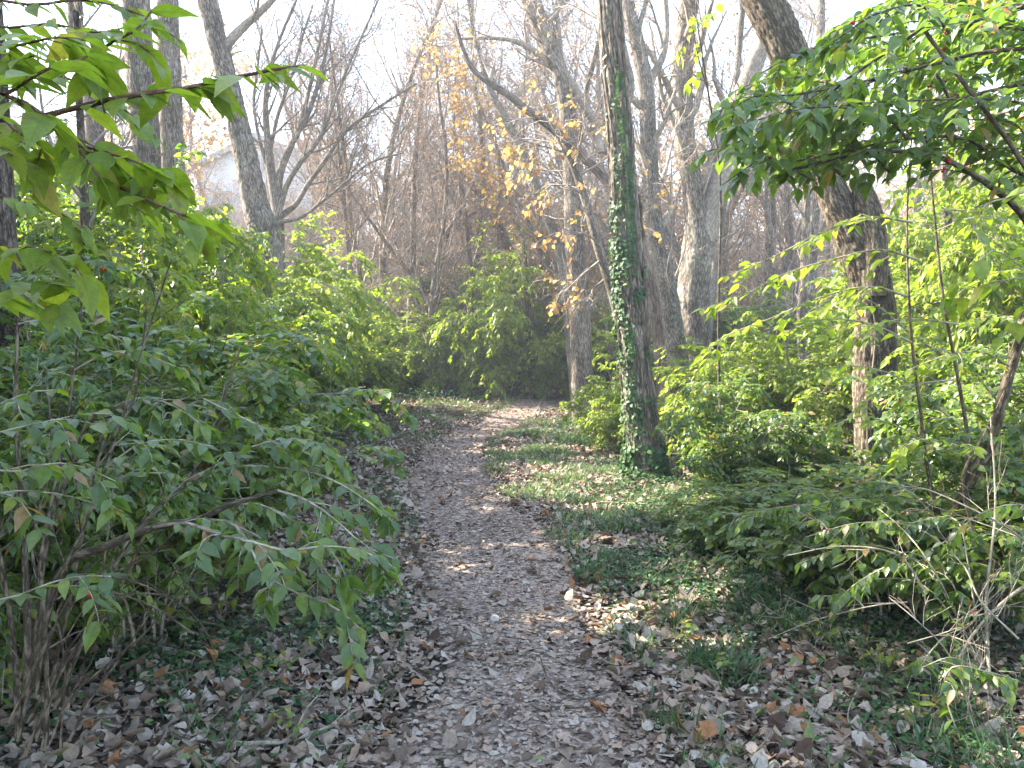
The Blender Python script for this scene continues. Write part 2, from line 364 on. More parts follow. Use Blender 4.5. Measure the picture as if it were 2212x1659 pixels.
M['bark2'] = barkmat('pale_bark', (.07, .055, .045), (.2, .165, .135), (.38, .335, .28), 32, .35, .8, moss=(.16, .18, .11))
M['bark3'] = barkmat('dark_bark', (.03, .022, .017), (.10, .075, .058), (.24, .19, .15), 30, .3, .8)
M['bark4'] = barkmat('brown_bark', (.04, .028, .02), (.12, .09, .065), (.32, .25, .18), 30, .3, .95, moss=(.1, .12, .06))
M['twig'] = barkmat('twig_bark', (.17, .135, .11), (.33, .27, .22), (.48, .41, .34), 30, .3, .3, useTone=False)
M['stem'] = barkmat('pale_stem_bark', (.14, .11, .08), (.32, .27, .2), (.5, .44, .35), 40, .2, .3, useTone=False)
M['redtwig'] = barkmat('red_twig_bark', (.06, .03, .025), (.14, .075, .055), (.24, .15, .11), 60, .3, .2, useTone=False)
M['vine'] = barkmat('vine_bark', (.06, .042, .033), (.16, .12, .092), (.32, .26, .21), 30, .1, .6)
M['cut'] = plainmat('cut_wood', (.42, .3, .19), .8, .25, 30)
M['ground'] = groundmat('ground_litter', [(0, (.03, .02, .014)), (.3, (.08, .055, .04)), (.6, (.15, .11, .085)), (.85, (.24, .19, .15)), (1, (.09, .11, .04))], 18)
M['path'] = groundmat('path_litter', [(0, (.14, .10, .072)), (.3, (.27, .2, .155)), (.6, (.38, .295, .235)), (1, (.44, .37, .31))], 45, .4)
M['wall'] = plainmat('house_siding', (.62, .62, .63), .7, .06, 3)
M['roof'] = plainmat('roof_shingle', (.16, .15, .16), .8, .2, 12)
M['trim'] = plainmat('house_trim', (.25, .3, .33), .6, .05)
M['glass'] = plainmat('window_glass', (.05, .06, .07), .1, .1, 4, .8)
M['brick'] = plainmat('house_brick', (.34, .17, .11), .85, .25, 15)

# ------------------------------------------------------------ tagging
def thing(name, label, cat, loc, group=None):
    o = bpy.data.objects.new(name, None); COL.objects.link(o)
    o.location = [float(c) for c in loc]; o.empty_display_size = .2
    o['label'] = label; o['category'] = cat
    if group: o['group'] = group
    return o

def copy_thing(src, loc, rz, sc, label=None, group=None):
    r = src.copy(); COL.objects.link(r); r.location = [float(c) for c in loc]; r.rotation_euler = (0, 0, rz); r.scale = sc if hasattr(sc, '__len__') else (sc,) * 3
    if label: r['label'] = label
    if group: r['group'] = group
    for ch in list(src.children):
        c = ch.copy(); COL.objects.link(c); c.parent = r
    return r

# ------------------------------------------------------------ ground
def grid(name, xs, ys, mat, zoff=0.):
    X, Y = np.meshgrid(xs, ys); Z = terr(X, Y) + zoff
    mb = MB(); nx = len(xs); ny = len(ys)
    k = np.arange(ny - 1)[:, None] * nx; s = np.arange(nx - 1)[None]
    q = np.stack([k + s, k + s + 1, k + nx + s + 1, k + nx + s], -1).reshape(-1, 4)
    mb.add(np.stack([X, Y, Z], -1), q)
    o = mb.build(name, mat); o['kind'] = 'structure'; return o

def nonlin(a, b, n, p): 
    t = np.linspace(-1, 1, n); t = np.sign(t) * np.abs(t) ** p
    return np.where(t < 0, -t * a, t * b)
grid('ground', nonlin(-260, 260, 261, 2.6), np.concatenate([np.linspace(-40, 0, 20, endpoint=False), np.linspace(0, 30, 160, endpoint=False), np.linspace(30, 75, 70, endpoint=False), np.geomspace(75, 420, 20)]), M['ground'])
# trodden path: its own strip following the centre line
def build_path():
    c = spline(PATH, 220); tg = unit(np.gradient(c, axis=0)); nn = np.stack([tg[:, 1], -tg[:, 0]], 1)
    rs = R(3); n = 15; s = np.linspace(-1, 1, n)
    wl = .50 + .10 * np.sin(np.arange(220) * .21) + .06 * rs.rand(220); wr = .52 + .10 * np.cos(np.arange(220) * .17) + .06 * rs.rand(220)
    hw = np.where(s[None] < 0, wl[:, None], wr[:, None]) * s[None]
    XY = c[:, None] + nn[:, None] * hw[..., None]
    Z = terr(XY[..., 0], XY[..., 1]) + .012 - .02 * (np.abs(s)[None] ** 6)
    mb = MB(); k = np.arange(219)[:, None] * n; j = np.arange(n - 1)[None]
    q = np.stack([k + j, k + j + 1, k + n + j + 1, k + n + j], -1).reshape(-1, 4)
    mb.add(np.dstack([XY, Z]), q); o = mb.build('path', M['path']); o['kind'] = 'structure'
build_path()

# ------------------------------------------------------------ leaf litter and grass
def scatter(n, y0, y1, rs, pw=1.0, margin=1.15, xmax=1e9):
    y = y0 + (y1 - y0) * rs.rand(n) ** pw
    x = (rs.rand(n) * 2 - 1) * np.minimum(.66 * y * margin + .8, xmax)
    return x, y

def litter():
    mb = MB(); rs = R(11)
    def lay(n, y0, y1, lmin, lmax, tmpl, lift, flat, pathmode, pw=1., wide=.6, dens=None):
        x, y = scatter(n, y0, y1, rs, pw)
        d = pathdist(x, y)
        keep = (rs.rand(n) < np.clip(1 - 1.0 * smooth(.75, .3, d), .12, 1)) if pathmode == 0 else (d < .75 + .25 * rs.rand(n))
        if dens is not None: keep &= rs.rand(n) < dens(x, y)
        x, y = x[keep], y[keep]; k = len(x)
        z = terr(x, y) + lift[0] + (lift[1] - lift[0]) * rs.rand(k) ** 1.5
        th = rs.rand(k) * 2 * np.pi
        ax = np.stack([np.cos(th), np.sin(th), rs.normal(size=k) * flat], 1)
        nr = np.stack([rs.normal(size=k) * flat, rs.normal(size=k) * flat, np.ones(k)], 1)
        L = lmin + (lmax - lmin) * rs.rand(k) ** 1.3
        tone = np.clip(.52 + rs.normal(size=k) * .25, 0, .9); e = rs.rand(k)
        tone = np.where(e < .05, .95, tone); tone = np.where(e > .975, 1, tone)
        if pathmode: tone = np.clip(tone + .08, 0, .9)
        leaves(mb, np.stack([x, y, z], 1), ax, nr, L, L * (wide + .25 * rs.rand(k)), tmpl, tone,
               bend=rs.normal(size=k) * .3 if not pathmode else rs.normal(size=k) * .1, fold=rs.normal(size=k) * .55 if not pathmode else rs.normal(size=k) * .15, curl=rs.rand(k) * .2)
    lay(6000, 2.0, 7.5, .045, .10, LOAK, (.004, .05), .32, 0)
    lay(1800, 2.0, 7.5, .05, .10, LMAPLE, (.004, .05), .36, 0, wide=.75)
    lay(24000, 2.0, 7.5, .04, .095, LHI, (.004, .05), .42, 0, wide=.55)
    lay(26000, 2.0, 7.5, .02, .06, LHI, (.004, .045), .4, 0, wide=.45)
    lay(60000, 7.5, 17, .04, .10, LMID, (.004, .05), .38, 0)
    lay(45000, 17, 32, .06, .13, LLOW, (.01, .06), .4, 0)
    lay(42000, 2.0, 9, .015, .05, LMID, (.012, .022), .15, 1)
    lay(1800, 2.0, 9, .04, .08, LOAK, (.014, .03), .15, 1)
    lay(70000, 9, 23, .03, .085, LLOW, (.012, .035), .3, 1)
    # loose twiglets lying in the litter
    n = 1500; x, y = scatter(n, 2.2, 11, rs); th = rs.rand(n) * 6.28; L = .05 + .22 * rs.rand(n) ** 2; z = terr(x, y) + .03 + .03 * rs.rand(n)
    k = np.linspace(-.5, .5, 5); tilt = rs.normal(size=n) * .12
    pp = np.stack([x[:, None] + np.cos(th)[:, None] * k * L[:, None] + rs.normal(size=(n, 5)) * .004, y[:, None] + np.sin(th)[:, None] * k * L[:, None] + rs.normal(size=(n, 5)) * .004, z[:, None] + tilt[:, None] * k * L[:, None]], -1)
    tubes(mb, pp, np.tile(np.array([.0022, .002, .0018, .0015, .001]), (n, 1)) * (.7 + rs.rand(n, 1)), 4, tone=.1 + .5 * rs.rand(n))
    o = mb.build('leaf_litter', M['litter']); o['kind'] = 'stuff'
litter()

def grass():
    mb = MB(); rs = R(21)
    def tufts(cx, cy, blades, spread, h, tone):
        n = len(cx); k = blades
        bx = (cx[:, None] + rs.normal(size=(n, k)) * spread).ravel(); by = (cy[:, None] + rs.normal(size=(n, k)) * spread).ravel()
        z = terr(bx, by) - .005; N = len(bx)
        th = rs.rand(N) * 2 * np.pi; ln = .25 + .9 * rs.rand(N)
        ax = np.stack([np.cos(th) * ln, np.sin(th) * ln, np.ones(N)], 1)
        nr = np.stack([-np.cos(th), -np.sin(th), ln], 1)
        L = h * (.5 + .8 * rs.rand(N))
        leaves(mb, np.stack([bx, by, z], 1), ax, nr, L, .006 + .004 * rs.rand(N), BL, np.clip(tone + rs.normal(size=N) * .2, 0, 1), bend=.5 * rs.rand(N) + .1, fold=.2)
    BL = leafshape([0, .3, .65, 1], [0, .9, .7, 0])
    # near right verge
    def region(n, fn, blades, spread, h, tone):
        x, y = fn(n); d = pathdist(x, y); ok = d > .55
        tufts(x[ok], y[ok], blades, spread, h, tone)
    def side(y0, y1, a, b):
        def f(n):
            y = y0 + (y1 - y0) * rs.rand(n); cx = np.interp(y, PATH[:, 1], PATH[:, 0]); x = cx + a + (b - a) * rs.rand(n); 
            cl = np.sin(x * 3.1 + 1) * np.sin(y * 2.3) + .5 * np.sin(x * 7 + y * 5); k = cl > -.1
            return x[k], y[k]
        return f
    region(170, side(2.6, 7, .6, 1.8), 22, .045, .19, .4)
    region(420, side(2.6, 7.5, .6, 2.3), 9, .035, .14, .5)
    region(160, side(2.8, 6.5, -1.5, -.6), 9, .035, .12, .4)
    region(60, side(2.6, 6, -1.6, -.6), 18, .04, .09, .35)
    region(1300, side(6.5, 14, .55, 2.4), 22, .06, .13, .6)
    region(160, side(6.5, 12, -1.1, -.6), 16, .05, .10, .5)
    region(900, side(12, 17.5, .6, 3.0), 18, .07, .14, .6)
    region(900, side(13, 21, -3.6, -.6), 16, .09, .13, .55)
    region(500, side(19, 23, -2.0, 1.0), 14, .1, .14, .6)
    o = mb.build('grass', M['grass']); o['kind'] = 'stuff'
grass()

def groundcover():
    mb = MB(); rs = R(31)
    def patch(cx, cy, sx, sy, n, L, hmax):
        x = cx + rs.normal(size=n) * sx; y = cy + rs.normal(size=n) * sy
        k = pathdist(x, y) > .62; x, y = x[k], y[k]; n = len(x)
        cl = np.sin(x * 4 + cx) * np.sin(y * 3.3 + cy) + .4 * np.sin(x * 11) * np.cos(y * 9)
        k = cl > -.25; x, y = x[k], y[k]; n = len(x)
        z = terr(x, y) + .01 + hmax * rs.rand(n) ** 1.6
        th = rs.rand(n) * 2 * np.pi
        ax = np.stack([np.cos(th), np.sin(th), rs.normal(size=n) * .3 - .1], 1); nr = np.stack([rs.normal(size=n) * .4, rs.normal(size=n) * .4 - .1, np.ones(n)], 1)
        l = L * (.6 + .6 * rs.rand(n))
        leaves(mb, np.stack([x, y, z], 1), ax, nr, l, l * .62, LMID, np.clip(.35 + rs.normal(size=n) * .25, 0, .95), bend=.15, fold=.2)
    patch(-1.15, 4.3, .45, .5, 4200, .038, .09)
    patch(-1.9, 3.6, .5, .4, 3500, .035, .06)
    patch(-2.2, 5.2, .7, .7, 1800, .04, .1)
    patch(1.75, 4.6, .35, .4, 1700, .03, .07)
    patch(2.0, 3.2, .35, .3, 3200, .034, .09)
    patch(2.3, 4.2, .5, .5, 3000, .036, .1)
    patch(1.5, 3.9, .3, .3, 1200, .03, .06)
    for cx, cy in ((1.25, 4.9), (1.8, 5.5), (1.2, 6.4), (2.2, 5.0), (1.5, 7.3), (1.0, 5.6)): patch(cx, cy, .32, .4, 1500, .036, .1)
    patch(1.2, 5.6, .4, .6, 1500, .035, .08)
    patch(1.5, 8.6, .5, .5, 2600, .045, .12)
    patch(2.6, 7.2, .9, .9, 3500, .05, .16)
    patch(3.4, 11.5, 1.3, 2.2, 7000, .06, .25)
    patch(1.6, 13.5, .7, 1.5, 2500, .05, .2)
    patch(5.5, 15, 2.5, 2.5, 6000, .07, .3)
    patch(-4.0, 12, 1.5, 3, 4000, .06, .25)
    patch(-2.2, 21.5, 1.4, 1.2, 3500, .07, .3)
    patch(2, 24, 3, 1, 3500, .08, .3)
    for cx, cy, s_ in ((-9, 36, 5), (-3, 34, 5), (4, 35, 5), (11, 33, 6), (18, 38, 6), (8, 44, 6), (-16, 44, 6)):
        patch(cx, cy, s_, 3, 3500, .16, .6)
    o = mb.build('ground_cover', M['ivy']); o['kind'] = 'stuff'
groundcover()

# ------------------------------------------------------------ bare wood branches on a trunk
def branchwork(wood, Pn, Rn, rs, n1=8, L1=(1.5, 3), tr=(.35, 1), up=.25, dens=1., S1=5, lv=3, tip=.003, tw=None):
    """three levels of bare branching; returns the outermost twigs"""
    a, ra = spawn(Pn, Rn, n1, tr, L1, (28, 60), 7, up=up, droop=-.15, wob=.16, rr=.5, tipr=.008, taperL=.45, rs=rs)
    tubes(wood, a, ra, S1, rs=rs)
    b, rb = spawn(a, ra, int(6 * dens), (.2, 1), (L1[0] * .35, L1[1] * .45), (30, 60), 5, up=.12, wob=.2, rr=.55, tipr=.005, rs=rs)
    tubes(wood, b, rb, 3, rs=rs)
    if lv < 3: return b
    c, rc = spawn(b, rb, int(5 * dens), (.15, 1), (L1[0] * .15, L1[1] * .22), (30, 65), 4, up=.06, wob=.25, rr=.6, tipr=tip, rs=rs)
    tubes(tw if tw is not None else wood, c, rc, 3, rs=rs)
    return c

def ext(pts, rad, extra):
    """continue a trunk past the top of the picture"""
    pts = [np.array(p) for p in pts]; d = unit(pts[-1] - pts[-2]); 
    for k in range(1, 4):
        d = unit(d + np.array([0, 0, .25])); pts.append(pts[-1] + d * extra / 3); rad = list(rad) + [rad[-1] * .78]
    return pts, rad

def line(poly, d, dz=0.):
    """poly of (px,py,width px), depth d -> points, radii from the ground up"""
    pts = [P(x, y, d + dz * i) for i, (x, y, w) in enumerate(poly)]
    rad = [w * .5 / F * d for (x, y, w) in poly]
    return pts, rad

def grounded(pts, rad):
    p0 = pts[0]; z = T(p0[0], p0[1])
    if p0[2] > z - .05:
        dirv = pts[0] - pts[1]; k = min(max((p0[2] - z) / max(-dirv[2], .2), 0), 3)
        x = p0[0] + dirv[0] * k * .6; y = p0[1]
        n = max(1, int((p0[2] - z) / 1.5))
        new = []
        for j in range(n, 0, -1):
            f = j / n; new.append(np.array([p0[0] + (x - p0[0]) * f, y, p0[2] + (T(x, y) - .1 - p0[2]) * f]))
        pts = new + list(pts); rad = [rad[0] * (1 + .08 * j / n) for j in range(n, 0, -1)] + list(rad)
    return pts, rad

def tree(name, label, cat, poly, d, mat, seed, extra=3., limbs=(), group=None, S=32, dl=.06, amp=.1, n1=9, L1=(1.6, 3.2), dens=1., crown=None, flare=.3, tipmat='twig', lv=3, tr=(.55, 1), cells=19):
    rs = R(seed)
    pts, rad = line(poly, d); pts, rad = grounded(pts, rad); pts, rad = ext(pts, rad, extra)
    base = np.array([pts[0][0], pts[0][1], T(pts[0][0], pts[0][1])])
    root = thing(name, label, cat, base, group)
    tb = MB(); p, r, surf, L = trunk(tb, pts, rad, S=S, dl=dl, amp=amp, flare=flare, seed=seed, cells=cells)
    tb.build('trunk', mat, root, base)
    wood = MB()
    allP = [spline(p, 12)[None]]; allR = [np.interp(np.linspace(0, 1, 12), np.linspace(0, 1, len(r)), r)[None]]
    for (lp, ex) in limbs:
        q, qr = line(lp, d); 
        if ex: q, qr = ext(q, qr, ex)
        pp, rr_, _, _ = trunk(wood, q, qr, S=max(10, S // 2), dl=dl * 1.3, amp=amp * .8, seed=seed + 7)
        allP.append(spline(pp, 12)[None]); allR.append(np.interp(np.linspace(0, 1, 12), np.linspace(0, 1, len(rr_)), rr_)[None])
    tw = branchwork(wood, allP[0], allR[0], rs, n1, L1, tr=tr, dens=dens, lv=lv)
    if d > 11:   # small side shoots low on the trunk
        sh, rh = spawn(allP[0], allR[0] * .25, 16, (.2, .8), (.5, 1.5), (35, 75), 6, up=.2, wob=.25, rr=.6, tipr=.003, rs=rs); tubes(wood, sh, rh, 4)
        s2, r2 = spawn(sh, rh, 5, (.2, 1), (.2, .6), (30, 65), 4, wob=.25, tipr=.0025, rs=rs); tubes(wood, s2, r2, 3); tw = np.concatenate([tw, s2]) if s2.shape[1] == tw.shape[1] else tw
    for a, b in zip(allP[1:], allR[1:]):
        t2 = branchwork(wood, a, b, rs, max(3, n1 // 2), (L1[0] * .7, L1[1] * .7), tr=(.2, 1), dens=dens, lv=lv); tw = np.concatenate([tw, t2]) if t2.shape[1] == tw.shape[1] else tw
    wood.build('branches', mat if tipmat is None else M[tipmat], root, base)
    if crown:
        cm, prob, Ls = crown; k = rs.rand(len(tw)) < prob; lb = MB()
        leafpairs(lb, tw[k], 2, (.4, 1), Ls, LLOW, rs, ratio=.7, solo=True, hang=.6, njit=.8)
        if lb.n: lb.build('foliage', M[cm], root, base)
    return root, surf, base, L

# main ivy-clad tree -------------------------------------------------
def ivy_tree():
    d = 9.3
    root, surf, base, L = tree('ivy_clad_tree', 'tall grey furrowed tree with ivy climbing its trunk beside the path', 'tree',
        [(1398, 1040, 82), (1392, 990, 74), (1387, 940, 68), (1379, 860, 64), (1370, 760, 63), (1362, 640, 62), (1356, 520, 60), (1347, 400, 58), (1341, 300, 57), (1331, 200, 55), (1322, 90, 55), (1316, -20, 53), (1305, -150, 50)],
        d, M['bark'], 3, extra=4, S=110, dl=.014, amp=.15, flare=.16, n1=7, L1=(2, 4), cells=21, tr=(.74, 1),
        limbs=[([(1340, 260, 20), (1362, 190, 17), (1352, 130, 16), (1338, 60, 14), (1330, -30, 12)], 2)])
    rs = R(9)
    # twisted vine ridge on the right flank
    vb = MB()
    for (za, zb, a0, a1, rad) in ((0, 3.4, -.07, -.02, .032), (.2, 6, -.12, -.17, .018), (0, 4.8, .42, .52, .013), (0, 4.4, .62, .7, .01), (.2, 5.2, .78, .72, .016), (1.5, 7, .55, .66, .012), (3.8, 7.6, -.2, -.3, .022)):
        n = 60; z = np.linspace(za, zb, n); t = np.linspace(0, 1, n)
        an = a0 + (a1 - a0) * t + .03 * np.sin(t * 9 + za * 3) + .012 * np.sin(t * 31)
        pp, nn, tt = surf(z, an, rad * .5)
        tubes(vb, pp[None], (rad * (1 - .45 * t) * (1 + .15 * np.sin(t * 40)))[None], 9)
    vb.build('vine_stem', M['vine'], root, base)
    ib = MB()
    def patch(z0, z1, a0, a1, n, Ls, lift=.03, pw=1):
        z = z0 + (z1 - z0) * rs.rand(n) ** pw; an = a0 + (a1 - a0) * rs.rand(n)
        cl = np.sin(z * 5 + an * 9) * np.sin(an * 23 + z * 2.1) + rs.normal(size=n) * .35; k = cl > -.25; z, an = z[k], an[k]; n = len(z)
        pp, nn, tt = surf(z, an, 0); pp = pp + nn * (.008 + lift * rs.rand(n))[:, None]
        side = np.cross(nn, tt)
        th = rs.normal(size=n) * .9
        ax = -tt * np.cos(th)[:, None] + side * np.sin(th)[:, None] + nn * (.35 + .3 * rs.normal(size=n))[:, None]
        nr = nn + tt * .5 + rs.normal(size=nn.shape) * .28
        l = Ls * (.55 + .7 * rs.rand(n))
        leaves(ib, pp, ax, nr, l, l * .8, LMID, np.clip(.4 + rs.normal(size=n) * .22, 0, 1), bend=.25, fold=.2)
    # angle: 0 = +x side, .75 = towards the camera, .5 = left
    patch(0, .55, .4, 1.15, 1500, .06, .07, 1.4)
    patch(0, 1.1, .45, 1.1, 700, .05, .05, 1.5)
    patch(.8, 1.8, .48, .72, 260, .05, .03)
    patch(.9, 1.7, .85, 1.05, 150, .045, .03)
    patch(1.5, 2.9, .47, .72, 620, .055, .05)
    patch(2.3, 3.3, .5, .72, 300, .05, .04)
    patch(2.2, 2.6, .74, .95, 60, .06, .04)
    patch(3.2, 5.0, .64, .74, 150, .045, .03)
    patch(3.0, 4.4, .5, .62, 70, .045, .02)
    patch(.0, 3.4, .95, 1.04, 200, .045, .03)
    # a single climbing chain higher up
    n = 60; z = np.linspace(2.6, 4.75, n); an = .775 + .012 * np.sin(z * 4)
    pp, nn, tt = surf(z, an, .02); side = np.cross(nn, tt)
    for s in (1, -1):
        leaves(ib, pp + side * .006 * s, side * s * .8 - tt * .6 + nn * .35, nn + rs.normal(size=nn.shape) * .25, .058 * (.7 + .5 * rs.rand(n)), .045, LMID, np.clip(.3 + rs.normal(size=n) * .12, 0, 1), bend=.2, fold=.2)
    ib.build('ivy', M['ivy'], root, base)
    # cut stump behind its foot
    sp = P(1462, 1012, 9.05); sb = MB(); z0 = T(sp[0], 9.05)
    trunk(sb, [np.array([sp[0] + .01, 9.05, z0 - .08]), np.array([sp[0], 9.05, z0 + .16]), np.array([sp[0] - .01, 9.05, z0 + .36])], [.085, .066, .062], S=40, dl=.012, amp=.1, seed=44)
    b = (sp[0], 9.05, z0)
    st = thing('tree_stump', 'small sawn-off stump standing right behind the foot of the ivy-clad tree', 'stump', b)
    sb.build('bark', M['bark3'], st, b)
    cb = MB(); a = np.linspace(0, 2 * np.pi, 24, endpoint=False)
    v = np.stack([sp[0] - .01 + .063 * np.cos(a), 9.05 + .063 * np.sin(a), np.full(24, z0 + .362)], 1); v = np.vstack([v, [sp[0] - .01, 9.05, z0 + .37]])
    cb.add(v, None, [(i, (i + 1) % 24, 24) for i in range(24)], rest=v)
    cb.build('cut_face', M['cut'], st, b)
ivy_tree()

# other tree trunks ---------------------------------------------------
tree('grey_tree', 'thick grey trunk at upper left, farther left of the two close-standing trunks', 'tree',
     [(322, 620, 66), (318, 450, 62), (316, 330, 60), (308, 200, 58), (298, 80, 56), (293, 0, 56), (285, -120, 54)], 13.5, M['bark'], 11, extra=3, S=48, dl=.03, n1=6, L1=(1.5, 3), tr=(.7, 1), crown=('gold', .02, .07))
tree('grey_tree', 'grey trunk at upper left touching the thicker trunk on its left', 'tree',
     [(378, 560, 54), (374, 400, 50), (370, 280, 48), (366, 150, 46), (362, 60, 46), (362, 0, 45), (364, -120, 43)], 14.2, M['bark'], 12, extra=3, S=44, dl=.03, n1=6, L1=(1.5, 3), tr=(.7, 1))
tree('leaning_tree', 'leaning grey trunk with diamond-furrowed bark in front of the pale house', 'tree',
     [(572, 520, 64), (556, 450, 56), (536, 360, 48), (520, 290, 44), (502, 210, 42), (480, 130, 42), (462, 60, 41), (448, 0, 42), (432, -90, 40)], 15.5, M['bark'], 13, extra=3, S=56, dl=.03, amp=.16, n1=6, L1=(1.5, 3), tr=(.7, 1),
     limbs=[([(485, 105, 22), (505, 80, 19), (535, 50, 17), (565, 22, 15), (595, -8, 13), (640, -60, 11)], 1.5)])
tree('dark_tree', 'dark trunk forking behind the overhanging leafy branch at upper left', 'tree',
     [(208, 420, 46), (206, 330, 40), (204, 260, 36), (196, 200, 34), (178, 140, 32), (165, 60, 30), (160, -60, 28)], 16, M['bark3'], 14, extra=2.5, n1=8, L1=(1.5, 3), tr=(.55, 1), limbs=[([(204, 240, 20), (222, 190, 17), (250, 150, 14), (275, 120, 12), (320, 70, 9)], 1.5)], crown=('gold', .12, .09))
tree('crooked_tree', 'pale crooked trunk sunlit down its left side, first to the right of the ivy-clad tree', 'tree',
     [(1470, 830, 46), (1462, 760, 44), (1452, 690, 41), (1443, 630, 39), (1432, 570, 37), (1417, 500, 35), (1410, 430, 34), (1405, 350, 34), (1400, 270, 34), (1396, 190, 33), (1380, 110, 32), (1362, 40, 31), (1350, -20, 30), (1335, -120, 28)], 12.5, M['bark2'], 15, extra=3, S=48, dl=.03, amp=.12, n1=12, L1=(1.2, 3), tr=(.3, 1), crown=('rust', .15, .07),
     limbs=[([(1398, 200, 20), (1412, 160, 17), (1432, 120, 15), (1440, 60, 13), (1436, -20, 12)], 2)])
tree('forked_tree', 'large furrowed tree whose trunk forks into two heavy limbs right of the crooked tree', 'tree',
     [(1500, 730, 74), (1498, 650, 70), (1502, 580, 68), (1508, 520, 62), (1506, 460, 48), (1492, 380, 44), (1480, 300, 42), (1474, 220, 42), (1474, 140, 43), (1482, 60, 42), (1492, -20, 42), (1500, -120, 40)], 15, M['bark'], 16, extra=4, S=56, dl=.03, amp=.12, n1=12, L1=(1.4, 3.5), tr=(.35, 1), crown=('rust', .12, .07),
     limbs=[([(1518, 520, 52), (1536, 450, 44), (1552, 390, 42), (1570, 310, 42), (1592, 230, 40), (1622, 160, 38), (1648, 90, 34), (1668, 10, 30)], 3)])
tree('slender_tree', 'slender trunk close along the right side of the forked tree', 'tree',
     [(1535, 640, 22), (1546, 560, 20), (1556, 480, 19), (1566, 400, 18), (1578, 300, 16), (1590, 180, 14), (1600, 60, 13), (1610, -40, 12)], 18, M['bark2'], 17, extra=2, n1=7, L1=(1.3, 2.6), tr=(.5, 1), S=20)
tree('leaning_tree', 'furrowed trunk leaning up to the left behind the gold-leaved sapling', 'tree',
     [(1250, 640, 46), (1244, 560, 44), (1240, 480, 42), (1238, 400, 41), (1232, 320, 39), (1226, 240, 37), (1212, 170, 36), (1190, 110, 38), (1166, 50, 40), (1146, 0, 40), (1112, -80, 38)], 17, M['bark'], 18, extra=3.5, S=44, dl=.04, amp=.12, n1=12, L1=(1.4, 3.2), tr=(.3, 1), crown=('gold', .08, .08),
     limbs=[([(1226, 230, 20), (1215, 185, 17), (1195, 150, 15), (1180, 118, 13), (1176, 96, 11)], 0), ([(1298, 330, 17), (1282, 262, 18), (1246, 200, 19), (1218, 160, 18), (1180, 128, 14), (1120, 92, 11), (1060, 82, 8), (985, 84, 5)], 0)])
tree('thin_tree', 'thin trunk slanting up to the left behind the centre bush, crossing the white sky', 'tree',
     [(1222, 620, 24), (1208, 540, 22), (1184, 470, 21), (1158, 400, 20), (1130, 330, 18), (1100, 270, 17), (1062, 200, 14), (1040, 130, 11), (1020, 50, 9), (1010, -20, 8)], 20, M['bark2'], 19, extra=2, n1=9, L1=(1.5, 3), tr=(.4, 1), S=18, crown=('rust', .08, .06))
tree('snapped_tree', 'dark reddish snapped limb with an upright stub pointing into the white sky', 'tree',
     [(1420, 700, 30), (1392, 560, 26), (1340, 430, 24), (1262, 340, 22), (1190, 274, 20), (1136, 236, 17), (1100, 206, 15), (1060, 180, 14), (1022, 150, 11), (1002, 110, 9), (988, 66, 7)], 16.5, M['vine'], 20, extra=.2, n1=5, L1=(.8, 1.6), tr=(.5, .9), S=20,
     limbs=[([(1064, 186, 12), (1060, 172, 12), (1065, 150, 9), (1068, 138, 5)], 0)])
tree('arching_tree', 'bent grey tree arching over to the left above the dark thicket in the middle', 'tree',
     [(1122, 640, 20), (1112, 580, 19), (1092, 520, 18), (1068, 470, 18), (1044, 430, 17), (1018, 396, 15), (990, 378, 13), (950, 382, 10), (915, 400, 7), (890, 430, 5)], 25.5, M['bark2'], 21, extra=.3, n1=10, L1=(1.3, 2.8), tr=(.3, 1), S=16, crown=('rust', .12, .06))
tree('hooked_tree', 'dark hooked stem curving over the thicket left of the centre bush', 'tree',
     [(945, 640, 12), (950, 580, 11), (962, 520, 10), (980, 480, 9), (1010, 468, 8), (1030, 460, 7), (1046, 482, 5)], 25, M['bark'], 22, extra=.2, n1=8, L1=(.8, 1.8), tr=(.3, 1), S=12)

